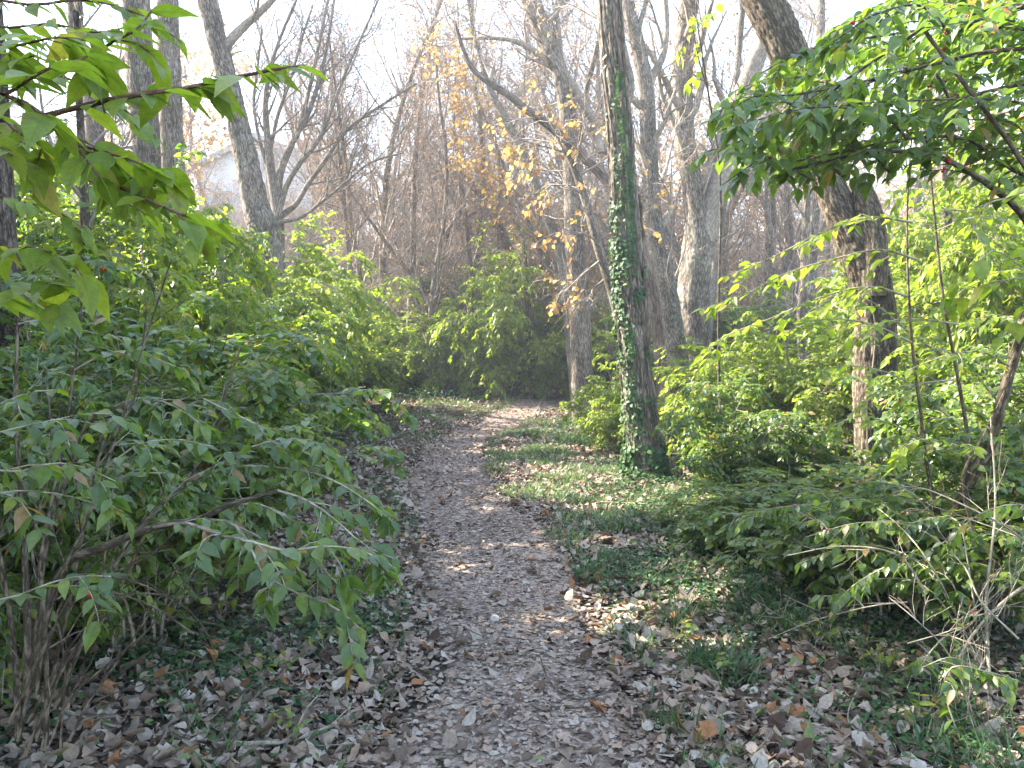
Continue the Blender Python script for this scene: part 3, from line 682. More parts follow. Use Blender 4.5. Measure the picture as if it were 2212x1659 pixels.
# vase-shaped many-stemmed tree before the house
def vase_tree():
    d = 20; root = None; wood = MB(); rs = R(31)
    stems = [[(600, 470, 30), (590, 400, 26), (582, 340, 24), (576, 280, 20), (574, 210, 15), (586, 140, 12), (610, 70, 9), (640, 0, 7)],
             [(598, 450, 28), (604, 380, 22), (622, 330, 20), (640, 290, 18), (668, 240, 15), (690, 170, 12), (708, 90, 9), (722, 0, 7)],
             [(604, 470, 20), (640, 440, 15), (664, 400, 14), (700, 350, 13), (726, 310, 12), (762, 270, 11), (820, 230, 8), (900, 180, 6)],
             [(602, 460, 18), (620, 400, 16), (650, 350, 14), (690, 300, 12), (715, 240, 10), (745, 160, 8), (790, 60, 7), (830, -30, 6)],
             [(640, 300, 13), (664, 210, 12), (682, 130, 10), (696, 60, 8), (712, -20, 7)],
             [(583, 330, 12), (600, 250, 11), (628, 170, 9), (650, 90, 8), (676, 10, 6)],
             [(588, 390, 12), (560, 300, 10), (548, 220, 9), (556, 150, 7), (566, 60, 6)],
             [(604, 480, 12), (650, 470, 10), (690, 440, 9), (740, 400, 8), (800, 352, 6), (870, 330, 5)]]
    base = P(602, 520, d); base[2] = T(base[0], d)
    root = thing('many_stemmed_tree', 'bare vase-shaped tree with many dark stems fanning up before the pale house', 'tree', base)
    tb = MB(); trunk(tb, [base - [0, 0, .1], (base + P(600, 470, d)) / 2, P(600, 460, d)], [.22, .18, .15], S=30, dl=.05, seed=31, flare=.3); tb.build('trunk', M['bark'], root, base)
    for i, s in enumerate(stems):
        p = np.array([P(x, y, d + (rs.rand() - .5) * .3 + j * .12 * ((i % 3) - 1)) for j, (x, y, w) in enumerate(s)]); r = np.array([w * .38 / F * d for x, y, w in s])
        sp = spline(np.hstack([p, r[:, None]]), 30); tubes(wood, sp[None, :, :3], sp[None, :, 3], 8)
        branchwork(wood, sp[None, ::3, :3], sp[None, ::3, 3], rs, 11, (1., 2.4), tr=(.3, 1), up=.35, dens=1.15)
    wood.build('branches', M['bark'], root, base)
vase_tree()

# right-hand leaning trunk with the broken limb
def right_tree():
    d = 7.8
    root, surf, base, L = tree('leaning_tree', 'stout leaning trunk with a healed broken limb, right of the path', 'tree',
        [(1905, 1130, 96), (1902, 1060, 88), (1896, 980, 84), (1890, 880, 82), (1888, 780, 82), (1890, 700, 80), (1880, 620, 82), (1858, 550, 88), (1826, 480, 72), (1796, 415, 62), (1768, 350, 60), (1742, 260, 64), (1724, 170, 74), (1692, 90, 80), (1660, 20, 80), (1620, -70, 78)],
        d, M['bark4'], 25, extra=3, S=110, dl=.014, amp=.16, flare=.3, n1=6, L1=(1.5, 3), cells=22, tr=(.75, 1))
    b = MB()
    q, qr = line([(1886, 640, 50), (1886, 580, 58), (1884, 520, 60), (1876, 465, 58), (1866, 425, 50), (1858, 402, 36), (1852, 392, 14)], d - .12)
    trunk(b, q, qr, S=60, dl=.012, amp=.1, seed=5, cap=True, vlen=4)
    b.build('broken_limb', M['bark4'], root, base)
    v = MB(); rs = R(4)
    for (a0, a1, z0, z1, r) in ((.93, .98, .2, 3.9, .02), (.6, .7, 0, 2.6, .012), (1.0, .9, 0, 3.0, .014)):
        n = 50; z = np.linspace(z0, z1, n); t = np.linspace(0, 1, n); pp, nn, tt = surf(z, a0 + (a1 - a0) * t + .02 * np.sin(t * 12), r * .5)
        tubes(v, pp[None], (r * (1 - .4 * t))[None], 8)
    v.build('vine_stem', M['vine'], root, base)
right_tree()

tree('far_tree', 'grey pole-like trunk behind the shrubs, seen between the forked tree and the leaning trunk', 'tree',
     [(1750, 640, 28), (1752, 560, 26), (1756, 480, 25), (1762, 400, 24), (1768, 250, 22), (1772, 100, 20)], 19, M['bark'], 41, extra=3, n1=7, L1=(1.5, 3), tr=(.5, 1), S=20)
tree('far_tree', 'thin trunk among yellow autumn leaves left of the grey pole-like trunk', 'tree',
     [(1664, 640, 24), (1662, 560, 22), (1666, 460, 20), (1662, 360, 18), (1668, 200, 16)], 22, M['bark'], 42, extra=3, n1=9, L1=(1.5, 3.2), tr=(.35, 1), S=18, crown=('gold', .25, .1))
tree('short_trunked_tree', 'little tree trunk standing in the shade under the centre bush', 'tree',
     [(1152, 832, 18), (1148, 790, 17), (1144, 740, 17), (1142, 690, 15), (1138, 620, 12)], 21.5, M['bark3'], 43, extra=1, n1=8, L1=(.6, 1.4), tr=(.5, 1), S=18, crown=('leaf', .6, .08))
tree('dark_stump_tree', 'dark thick trunk at the left edge behind the near shrub stems', 'tree',
     [(46, 1150, 84), (40, 1050, 76), (34, 950, 70), (28, 850, 62), (18, 700, 56), (6, 500, 52), (-10, 200, 50)], 5.6, M['bark3'], 44, extra=3, n1=5, L1=(1.5, 3), tr=(.7, 1), S=60, dl=.02)
tree('dark_stump_tree', 'dark leaning stem behind the left shrubs, just right of the thick dark trunk', 'tree',
     [(232, 1110, 40), (228, 1030, 38), (222, 950, 34), (210, 850, 28), (196, 700, 24), (186, 520, 22)], 7.2, M['bark3'], 45, extra=2, n1=5, L1=(1, 2), tr=(.6, 1), S=36, dl=.03)
tree('thin_tree', 'thin dark trunk seen through the gaps at the far right behind the leaning trunk', 'tree',
     [(2020, 900, 26), (2030, 780, 24), (2040, 640, 23), (2044, 480, 22), (2050, 300, 20), (2058, 100, 18)], 13, M['bark3'], 46, extra=3, n1=6, L1=(1.2, 2.4), tr=(.6, 1), S=24)
tree('thin_tree', 'slim grey trunk just right of the broken-limbed leaning trunk', 'tree',
     [(1738, 850, 20), (1734, 780, 18), (1730, 700, 18), (1736, 600, 17), (1742, 450, 16)], 16, M['bark'], 47, extra=3, n1=6, L1=(1.2, 2.4), tr=(.6, 1), S=20)

# gold-leaved sapling left of the ivy-clad tree
def gold_sapling():
    d = 10.5; rs = R(51)
    pts, rad = line([(1352, 760, 26), (1338, 690, 24), (1322, 630, 22), (1306, 580, 20), (1288, 520, 19), (1270, 450, 18), (1250, 390, 16), (1232, 345, 14), (1216, 322, 9)], d); pts, rad = grounded(pts, rad)
    base = np.array([pts[0][0], d, T(pts[0][0], d)])
    root = thing('gold_leaved_sapling', 'slanting sunlit sapling with big golden-orange leaves left of the ivy-clad tree', 'tree', base)
    tb = MB(); p, r, surf, L = trunk(tb, pts, rad, S=30, dl=.03, amp=.1, seed=51, flare=.2); tb.build('trunk', M['bark2'], root, base)
    wood = MB(); lb = MB()
    hand = [[(1222, 330), (1200, 290), (1180, 250), (1165, 215)], [(1240, 360), (1250, 320), (1262, 280), (1258, 240)], [(1225, 330), (1190, 320), (1150, 310), (1120, 300)],
            [(1290, 520), (1262, 505), (1232, 500), (1210, 490)], [(1300, 560), (1262, 590), (1230, 620), (1200, 640)], [(1310, 600), (1285, 620), (1270, 650), (1262, 670)],
            [(1250, 380), (1300, 350), (1330, 320), (1360, 290)], [(1260, 420), (1230, 400), (1190, 400), (1165, 420)], [(1345, 500), (1380, 420), (1440, 380), (1500, 350)], [(1290, 520), (1330, 500), (1360, 470), (1400, 460)]]
    H = np.array([[P(x, y, d + (rs.rand() - .5) * .8 * j) for j, (x, y) in enumerate(h)] for h in hand]); 
    HR = np.tile(np.array([.018, .012, .008, .004]), (len(hand), 1)); tubes(wood, H, HR, 5)
    a, ra = spawn(H, HR, 14, (.15, 1), (.4, 1.05), (25, 70), 5, up=.05, droop=.2, wob=.2, tipr=.0025, rs=rs); tubes(wood, a, ra, 3)
    a2, ra2 = spawn(a, ra, 2, (.3, 1), (.15, .4), (25, 70), 5, droop=.2, wob=.2, tipr=.002, rs=rs); tubes(wood, a2, ra2, 3)
    dens = np.repeat(np.array([1, 1, 1, .9, .35, .3, .15, .8, .5, .3]), 14); k = rs.rand(len(a)) < dens * .62
    leafpairs(lb, a[k], 2, (.3, 1), .085, LMAPLE, rs, ratio=.8, hang=.6, njit=.7, tonem=.45, tones=.3)
    leafpairs(lb, a2[np.repeat(k, 2)], 2, (.3, 1), .07, LMAPLE, rs, ratio=.8, hang=.6, njit=.7, tonem=.45, tones=.3, solo=True)
    wood.build('branches', M['twig'], root, base); lb.build('foliage', M['gold'], root, base)
gold_sapling()

# ------------------------------------------------------------ far bare woods
def bare_proto(seed, H, n1, S=8, crown=None, cat='tree', name='bare_tree', label='', lean=.1, group=None, loc=(0, 0, 0), fork=2):
    rs = R(seed); root = thing(name, label, cat, loc, group); tb = MB(); wood = MB()
    tops = []
    d = np.array([rs.normal() * lean, rs.normal() * lean, 1.])
    pts = [np.zeros(3) - [0, 0, .2]]
    for k in range(6): d = unit(d + rs.normal(size=3) * .14 + [0, 0, .04]); pts.append(pts[-1] + d * H / 6)
    r0 = H * .011
    sp = spline(np.array(pts), 14); rr = r0 * np.linspace(1, .2, 14); tubes(tb, sp[None], rr[None], S)
    tb.build('trunk', M['bark'], root)
    c = branchwork(wood, sp[None], rr[None], rs, n1, (H * .22, H * .42), tr=(.12, 1), up=.35, dens=1.4, S1=4, tip=.0035)
    wood.build('branches', M['twig'], root)
    if crown:
        lb = MB(); k = rs.rand(len(c)) < crown[1]; leafpairs(lb, c[k], 2, (.3, 1), crown[2], LLOW, rs, ratio=.7, solo=True, hang=.5, njit=1); lb.build('foliage', M[crown[0]], root)
    return root

GB = 'bare trees on the far hillside'
def far_woods():
    rs = R(61)
    protos = []
    spots = []
    def add(px, py_base, d): 
        p = P(px, 752, d); spots.append((p[0], d))
    # hand-chosen columns of the picture, at increasing depth
    for px, d in ((770, 25), (742, 28), (820, 30), (860, 26), (905, 33), (960, 29), (1000, 36), (1060, 31), (1130, 38), (1180, 28), (1290, 30), (1330, 35), (1420, 30), (1620, 31), (1700, 36), (1790, 29), (1860, 33), (1960, 30), (2080, 28), (2190, 32), (40, 25), (120, 29), (240, 32), (400, 30), (740, 33), (720, 48)):
        add(px, 0, d)
    for px, d in ((1600, 25), (1690, 27), (1820, 27)): add(px, 0, d)
    for px, d in ((1390, 20), (1450, 23), (1590, 21), (1640, 23), (1705, 20), (1250, 24), (1050, 25), (960, 24), (1320, 22), (1500, 25), (880, 23), (1560, 26), (1940, 19), (2080, 21), (20, 20), (150, 21), (655, 27), (560, 31), (610, 35), (690, 30), (780, 22), (835, 26), (930, 22), (985, 27), (1035, 23), (1090, 28), (1150, 23), (1275, 21), (1345, 26), (1405, 24), (1470, 27), (1540, 22), (1615, 28), (1660, 25), (1730, 23), (1800, 25)): add(px, 0, d)
    for _ in range(84):
        d = 36 + 36 * rs.rand(); x = (rs.rand() * 2 - 1) * .8 * d
        if P(440, 752, d)[0] < x < P(725, 752, d)[0] and d < 50: continue
        spots.append((x, d))
    lab = {'plain': 'bare leafless grey tree standing in the woods on the far hillside', 'rust': 'nearly bare tree with a few clinging rusty leaves on the far hillside', 'gold': 'tree with thin yellow-orange autumn foliage on the far hillside'}
    grp = {'plain': GB, 'rust': 'rusty-leaved trees on the far hillside', 'gold': 'yellow-leaved trees on the far hillside'}
    kinds = [('plain', None), ('rust', ('rust', .7, .09)), ('plain', None), ('gold', ('gold', .95, .17)), ('rust', ('rust', .45, .08)), ('plain', None)]
    for i, (kd, cr) in enumerate(kinds):
        protos.append((kd, None, cr, i))
    built = {}
    for n, (x, y) in enumerate(spots):
        k = [0, 1, 2, 4, 5, 1][n % 6]
        if (x > 5 and n % 2 == 0 and y > 29) or (x < -9 and y < 36 and n % 3 == 0): k = 3
        if abs(x + 14 * y / 50) < 4 and y > 42: k = 0
        if n in (13, 14, 27, 28, 29): k = 3
        z = T(x, y); s = (.75 + .5 * rs.rand())
        if k in built: copy_thing(built[k], (x, y, z), rs.rand() * 6.28, (s, s, s * (.9 + .25 * rs.rand())))
        else:
            kd, cr = kinds[k][0], kinds[k][1]
            built[k] = bare_proto(70 + k, 10.5, 19, crown=cr, label=lab[kd], group=grp[kd], loc=(x, y, z), lean=.16)
    # low twiggy thickets
    def thicket(seed, kd):
        rs2 = R(seed); root = thing('bare_thicket', '', 'shrub', (0, 0, 0)); w = MB(); n = 26
        th = rs2.rand(n) * 6.28; tl = .2 + .7 * rs2.rand(n); L = 2 + 1.8 * rs2.rand(n)
        d = np.stack([np.cos(th) * tl, np.sin(th) * tl, np.ones(n)], 1); pts = [np.stack([rs2.normal(size=n) * .3, rs2.normal(size=n) * .3, np.full(n, -.1)], 1)]
        for k in range(6): d = unit(d + rs2.normal(size=d.shape) * .12 + [0, 0, -.06 * k]); pts.append(pts[-1] + d * (L / 6)[:, None])
        p = np.stack(pts, 1); r = np.linspace(.018, .004, 7)[None].repeat(n, 0); tubes(w, p, r, 4)
        a, ra = spawn(p, r, 9, (.2, 1), (.5, 1.3), (25, 65), 5, wob=.2, tipr=.004, rs=rs2); tubes(w, a, ra, 3)
        b, rb = spawn(a, ra, 5, (.2, 1), (.25, .6), (25, 65), 4, wob=.2, tipr=.003, rs=rs2); tubes(w, b, rb, 3)
        c, rc = spawn(b, rb, 3, (.2, 1), (.12, .3), (25, 65), 3, wob=.2, tipr=.0025, rs=rs2); tubes(w, c, rc, 3)
        w.build('branches', M['twig'], root)
        if kd: lb = MB(); k = rs2.rand(len(b)) < .5; leafpairs(lb, b[k], 2, (.2, 1), .075, LLOW, rs2, solo=True, ratio=.6, hang=.6, njit=.9); lb.build('foliage', M['rust'], root)
        return root
    t1, t2 = thicket(91, False), thicket(92, True)
    t1['label'] = 'leafless brown thicket of thin stems on the wooded slope'; t1['group'] = 'leafless thickets on the slope'
    t2['label'] = 'twiggy thicket holding withered brown leaves on the wooded slope'; t2['group'] = 'withered thickets on the slope'
    first = {0: t1, 1: t2}; used = set()
    for n in range(84):
        d = 24 + 30 * (n / 84.) + rs.rand() * 2; x = (rs.rand() * 2 - 1) * .74 * d; k = (n % 3 > 0) * 1; z = T(x, d); s = .9 + .95 * rs.rand()
        if n % 3 == 0: x = P(760 + 580 * rs.rand(), 752, d)[0]
        if P(420, 752, d)[0] < x < P(735, 752, d)[0] and 24 < d < 50: s = 1.25; x = x if k in used else x
        if k not in used: used.add(k); o = first[k]; o.location = (x, d, z); o.scale = (s, s, s)
        else: copy_thing(first[k], (x, d, z), rs.rand() * 6.28, (s, s, s))
far_woods()

# ------------------------------------------------------------ honeysuckle shrubs
def shrub_mesh(seed, H, Rd, nst, leafL, tmpl, dens=1., low=.12, berries=0, droop=.9):
    rs = R(seed); wood = MB(); lf = MB()
    th = rs.rand(nst) * 6.28; reach = Rd * (.25 + .75 * rs.rand(nst) ** .7); hh = H * (.5 + .5 * rs.rand(nst)) * (1 - .25 * (reach / Rd) ** 2)
    K = 9; s = np.linspace(0, 1, K)
    dirx = np.cos(th); diry = np.sin(th)
    rad = reach[:, None] * s[None] ** 1.7; zz = hh[:, None] * (1.16 * s - .16 * s ** 4 - .12 * s ** 6)[None]
    p = np.stack([dirx[:, None] * rad, diry[:, None] * rad, zz], -1) + rs.normal(size=(nst, 1, 3)) * [.12, .12, 0] + rs.normal(size=(nst, K, 3)) * .03 * s[None, :, None] * H / 2
    p[:, 0, 2] = -.08
    r = (H * .0055 + .004) * (1 - .8 * s)[None] * (.6 + .7 * rs.rand(nst, 1)); tubes(wood, p, r, 6)
    a, ra = spawn(p, r, int(11 * dens), (low, 1), (Rd * .35, Rd * .75), (30, 68), 6, up=.22, droop=.32 * droop, planar=.5, wob=.1, tipr=.003, taperL=.45, rs=rs); tubes(wood, a, ra, 4)
    b, rb = spawn(a, ra, 7, (.15, 1), (Rd * .14, Rd * .32), (35, 65), 4, up=.06, droop=.22 * droop, planar=.85, wob=.08, tipr=.0018, taperL=.4, rs=rs); tubes(wood, b, rb, 3)
    m = max(2, int(round(Rd * .24 / (leafL * .92))))
    leafpairs(lf, b, m, (.08, 1.), leafL, tmpl, rs, tonem=.45, tones=.24, hang=.16, ratio=.6, spread=52)
    leafpairs(lf, a, m, (.55, 1.), leafL, tmpl, rs, tonem=.5, tones=.24, hang=.16, ratio=.6, spread=52)
    by = None
    if berries:
        by = MB(); berry_clusters(by, b[rs.rand(len(b)) < berries], rs)
    return wood, lf, by

def berry_clusters(by, polys, rs, r=.0052, n=2):
    if not len(polys): return
    t = rs.rand(len(polys), n); pos, tan = interp(polys, t); pos = pos.reshape(-1, 3)
    for k in range(3):
        q = pos + rs.normal(size=pos.shape) * .006 + [0, 0, -.006]
        N = len(q); pts = q[:, None] + np.array([0, 0, 1.])[None, None] * (np.array([-1, -.6, .2, .8, 1]) * r)[None, :, None]
        tubes(by, pts, np.tile(np.array([.1, .8, 1, .6, .1]) * r, (N, 1)), 6)

def shrub(label, group, loc, sc, rz, proto, name='leafy_shrub', cat='shrub'):
    """proto: (wood, leaf, berry) meshes already linked under a thing"""
    if proto['first']:
        proto['first'] = False; r = proto['root']; r.location = [float(c) for c in loc]; r.scale = sc; r.rotation_euler = (0, 0, rz); r.name = name
        r['label'] = label; r['category'] = cat; r['group'] = group; return r
    return copy_thing(proto['root'], loc, rz, sc, label, group)

def proto(seed, H, Rd, nst, leafL, tmpl, mat='leaf', **kw):
    w, l, by = shrub_mesh(seed, H, Rd, nst, leafL, tmpl, **kw)
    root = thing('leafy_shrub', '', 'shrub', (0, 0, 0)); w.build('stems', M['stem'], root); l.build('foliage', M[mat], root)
    if by: by.build('berries', M['berry'], root)
    return {'root': root, 'first': True, 'H': H, 'R': Rd}

PR = {
 'nearA': proto(101, 2.3, 1.35, 14, .078, LHI, dens=.9, low=.1, berries=.01),
 'nearB': proto(102, 2.0, 1.2, 12, .075, LHI, dens=.75, low=.3, berries=.01),
 'midA': proto(103, 3.0, 1.8, 17, .088, LMID, dens=1., low=.26),
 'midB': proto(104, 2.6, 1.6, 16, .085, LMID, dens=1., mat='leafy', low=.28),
 'lowA': proto(105, 1.1, .95, 12, .08, LMID, dens=.65, low=.25),
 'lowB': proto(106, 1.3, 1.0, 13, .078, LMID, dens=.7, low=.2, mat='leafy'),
 'farA': proto(107, 3.2, 2.1, 16, .125, LLOW, dens=.8, low=.1),
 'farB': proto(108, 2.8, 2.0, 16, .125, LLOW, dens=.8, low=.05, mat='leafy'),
}
def put(kind, px, d, H, W, label, group, rz=None, rs=R(77)):
    """shrub with centre column px at depth d, height H, half width W (metres)"""
    pr = PR[kind]; x = P(px, 752, d)[0]; z = T(x, d)
    sc = (W / pr['R'], W / pr['R'], H / pr['H'])
    return shrub(label, group, (x, d, z), sc, rs.rand() * 6.28 if rz is None else rz, pr)

GL, GR_, GC = 'honeysuckle shrubs left of the path', 'honeysuckle shrubs right of the path', 'shrubs at the bend of the path'
# left mass, near to far
put('nearA', 350, 4.7, 1.9, 1.3, 'dark green shrub with broad leaves hanging low over the left verge of the path', GL)
put('nearB', 40, 5.3, 2.40, 1.2, 'tall leafy shrub at the left edge in front of the thick dark trunk', GL)
put('midB', 450, 7.8, 2.1, 1.35, 'low spreading shrub whose sprays reach the path from the left, in shade', GL)
put('midB', 190, 7.4, 3.66, 1.5, 'tall shaded shrub at the far left below the overhanging leafy branch', GL)
put('midB', 430, 9.3, 3.54, 1.6, 'light green shrub rising in front of the two upper-left trunks', GL)
put('midA', 520, 10.6, 2.9, 1.6, 'rounded green shrub left of the path, right of the light green shrub', GL)
put('midA', 60, 10.5, 4.39, 1.8, 'tall shrub far left behind the thick dark trunk', GL)
put('midB', 250, 12.5, 4.51, 1.9, 'yellow-green shrub growing up around the thick upper-left trunk', GL)
put('midB', 540, 12.8, 4.15, 1.8, 'yellow-green shrub at the foot of the leaning furrowed trunk', GL)
put('midB', 630, 14.6, 3.4, 1.6, 'sunlit shrub with raised sprays against the brown woods left of the bend', GL)
put('midA', 640, 12.2, 1.2, .9, 'small green shrub on the left edge of the path before the bend', GL)
put('midA', 760, 18.5, 2.0, 1.4, 'green shrub closing the left side of the path at the bend', GL)
put('farB', 640, 17.5, 4.1, 2.4, 'pale green shrub below the pale house', GL)
put('farB', 400, 18.0, 5.12, 2.6, 'pale green shrub behind the leaning furrowed trunk on the left', GL)
put('farA', 120, 18.0, 5.61, 2.6, 'green shrub far back at the left edge', GL)
put('midA', 90, 9.0, 4.9, 1.7, 'very tall leafy shrub behind the overhanging branch at upper left', GL)
put('midA', 330, 11.2, 4.5, 1.5, 'tall leafy shrub whose tips reach up in front of the two upper-left trunks', GL)
put('midB', 120, 14.5, 5.6, 2.2, 'high leafy shrub crown far back at upper left', GL)
put('nearA', 110, 4.1, 1.5, .9, 'bushy leafy shrub low at the left edge just behind the pale arching stems', GL)
put('nearB', 250, 3.95, 1.4, .9, 'leafy shrub low in the left foreground above the ivy-covered ground', GL)
put('nearA', 0, 3.3, 1.7, .8, 'leafy shrub cut off by the left edge, close to the viewer', GL)
# centre
put('farB', 1068, 21.5, 4.3, 2.0, 'bright sunlit yellow-green bush standing at the bend of the path', GC)
put('farB', 960, 21.8, 2.5, 1.3, 'lower left flank bush beside the bright bush at the bend', GC)
put('farB', 1185, 21.8, 3.1, 1.9, 'green bush over the little shaded trunk at the bend', GC)
put('farB', 1290, 22.3, 2.9, 2.0, 'dull green bush between the bend and the ivy-clad tree', GC)
put('farB', 860, 22.5, 2.5, 2.0, 'dull green bush left of the bright bush at the bend', GC)
put('lowB', 1300, 13.2, 1.32, .8, 'small sunlit bush with bare pale twigs left of the foot of the ivy-clad tree', GC)
put('lowB', 1330, 11.6, 0.92, .6, 'tiny sunlit bush directly left of the ivy-clad trunk', GC)
put('farA', 1010, 25.5, 4.2, 2.4, 'dull tall bush in the second row behind the bright bush at the bend', GC)
put('farA', 1240, 26.0, 3.8, 2.4, 'dull tall bush in the second row right of the bright bush at the bend', GC)
put('farB', 760, 25.0, 4.0, 2.4, 'pale green bush far back left of the bend', GC)
# right mass
put('nearA', 1600, 7.3, 1.45, .8, 'upright leafy bush left of the stout leaning trunk, half in sun', GR_)
put('nearB', 2180, 6.3, 1.75, .8, 'upright leafy bush just behind the dark leafy bush at the right edge', GR_)
put('nearA', 2230, 5.0, 1.9, 1.0, 'tall leafy bush cut off by the right edge of the view', GR_)
put('lowA', 1960, 4.4, .85, .8, 'shaded low bush spreading over the litter below the stout leaning trunk', GR_)
put('nearB', 2170, 4.3, 1.15, .8, 'dark leafy bush at the right edge behind the bare pale twigs', GR_)
put('lowA', 1720, 5.4, .65, .75, 'low shaded bush left of the bush that hides the foot of the stout trunk', GR_)
put('midB', 2250, 7.6, 4.0, 1.25, 'tall sunlit shrub at the right edge rising to the overhanging berry branches', GR_)
put('midB', 1990, 12.5, 4.9, 1.9, 'high yellow-green shrub behind the broken limb', GR_)
put('midB', 2200, 11.5, 5.0, 1.9, 'high yellow-green shrub at the far right edge', GR_)
put('lowB', 1530, 10.4, 1.32, .95, 'sunlit low bush right behind the stump', GR_)
put('midB', 1600, 12.0, 2.07, 1.3, 'sunlit yellow-green bush below the forked tree', GR_)
put('midB', 1740, 10.0, 2.30, 1.3, 'sunlit bush left of the stout leaning trunk', GR_)
put('midB', 1960, 10.5, 2.99, 1.6, 'sunlit yellow-green bush behind the stout leaning trunk', GR_)
put('midB', 2120, 9.0, 2.99, 1.5, 'tall sunlit bush at the right edge behind the slanting stem', GR_)
put('lowA', 1650, 7.6, 0.98, .95, 'low shaded green bush between the ivy-clad tree and the stout leaning trunk', GR_)
put('midA', 1740, 6.2, .85, 1.05, 'green bush hiding the foot of the stout leaning trunk', GR_)
put('nearB', 2200, 5.4, 1.5, .95, 'dark leafy bush in front of the slanting stem at the right edge', GR_)
put('nearA', 2190, 6.6, 1.90, 1.1, 'leafy bush at the right edge around the slanting stem', GR_)
put('lowA', 1620, 5.9, 0.50, .6, 'knee-high shaded shrub at the right verge in front of the ivy-clad tree', GR_)
put('lowA', 1850, 4.7, 0.62, .65, 'dark low shrub over the leaf litter at lower right', GR_)
put('farB', 1430, 19.5, 2.64, 1.8, 'green bush behind the crooked pale trunk', GR_)
put('farA', 1600, 20.0, 3.10, 2.2, 'dull green bush behind the forked tree', GR_)
put('farA', 1820, 18.5, 3.33, 2.3, 'dull green bush behind the grey pole-like trunk', GR_)
put('farB', 2060, 16.5, 3.91, 2.3, 'yellow-green bush deep in the gap at the right edge', GR_)
def far_shrubs():
    rs = R(88)
    for n in range(26):
        d = 25 + 16 * rs.rand(); x = (-.6 + 1.3 * rs.rand()) * d * .62
        if n % 3 == 0: x = abs(x)
        k = 'farA'
        pr = PR[k]; s = .55 + .35 * rs.rand()
        shrub('green undergrowth shrub on the slope beyond the bend', 'undergrowth shrubs on the far slope', (x, d, T(x, d)), (s * 1.2, s * 1.2, s), rs.rand() * 6.28, pr)
far_shrubs()

# ------------------------------------------------------------ hand-placed near branches
def spray_set(root, base, polys, d, leafL, spacing, mat, wmat, seed, r0=.006, twigs=4, twL=(.1, .25), hang=.5, berries=0., spread=55, tonem=.45, jit=.15, axis=None, tmpl=LHI, endw=.0015, njit=.35, wname='branch'):
    """polys: picture polylines (px,py[,depth]); each becomes a branch (a part) with twigs and leaf pairs"""
    rs = R(seed); lf = MB(); clusters = []; wood = MB()
    for h in polys:
        dj = (rs.rand() - .5) * 2 * jit
        p = np.array([P(q[0], q[1], q[2] if len(q) > 2 else d + dj + .06 * math.sin(i * 1.7 + seed)) for i, q in enumerate(h)])
        L = np.linalg.norm(np.diff(p, axis=0), axis=1).sum(); K = max(8, int(L / .05))
        p = spline(p, K)[None]; r = (r0 * min(1, L / .7) * np.linspace(1, .25, K) + endw * .5)[None]
        tubes(wood, p, r, 6)
        m = max(2, int(L / spacing))
        leafpairs(lf, p, m, (.1, 1), leafL, tmpl, rs, spread=spread, hang=hang, tonem=tonem, tones=.18, njit=njit, ratio=.5)
        if twigs:
            a, ra = spawn(p, r, max(1, int(L * twigs)), (.1, .95), twL, (30, 60), 5, up=.02, droop=.3, planar=.8, wob=.08, tipr=endw * .7, rs=rs); tubes(wood, a, ra, 4)
            leafpairs(lf, a, max(2, int(np.mean(twL) / spacing)), (.25, 1), leafL, tmpl, rs, spread=spread, hang=hang, tonem=tonem, tones=.18, njit=njit, ratio=.5)
            if berries:
                for q in a[rs.rand(len(a)) < berries]:
                    one = MB(); berry_clusters(one, q[None], rs, n=1); clusters.append(one)
    for one in clusters[:90]: one.build('berry_cluster', M['berry'], root, base)
    wood.build(wname, wmat, root, base); lf.build('foliage', mat, root, base)

def Z1(pts, k=.3359, ox=0, oy=0): return [(ox + x * k, oy + y * k) for x, y in pts]

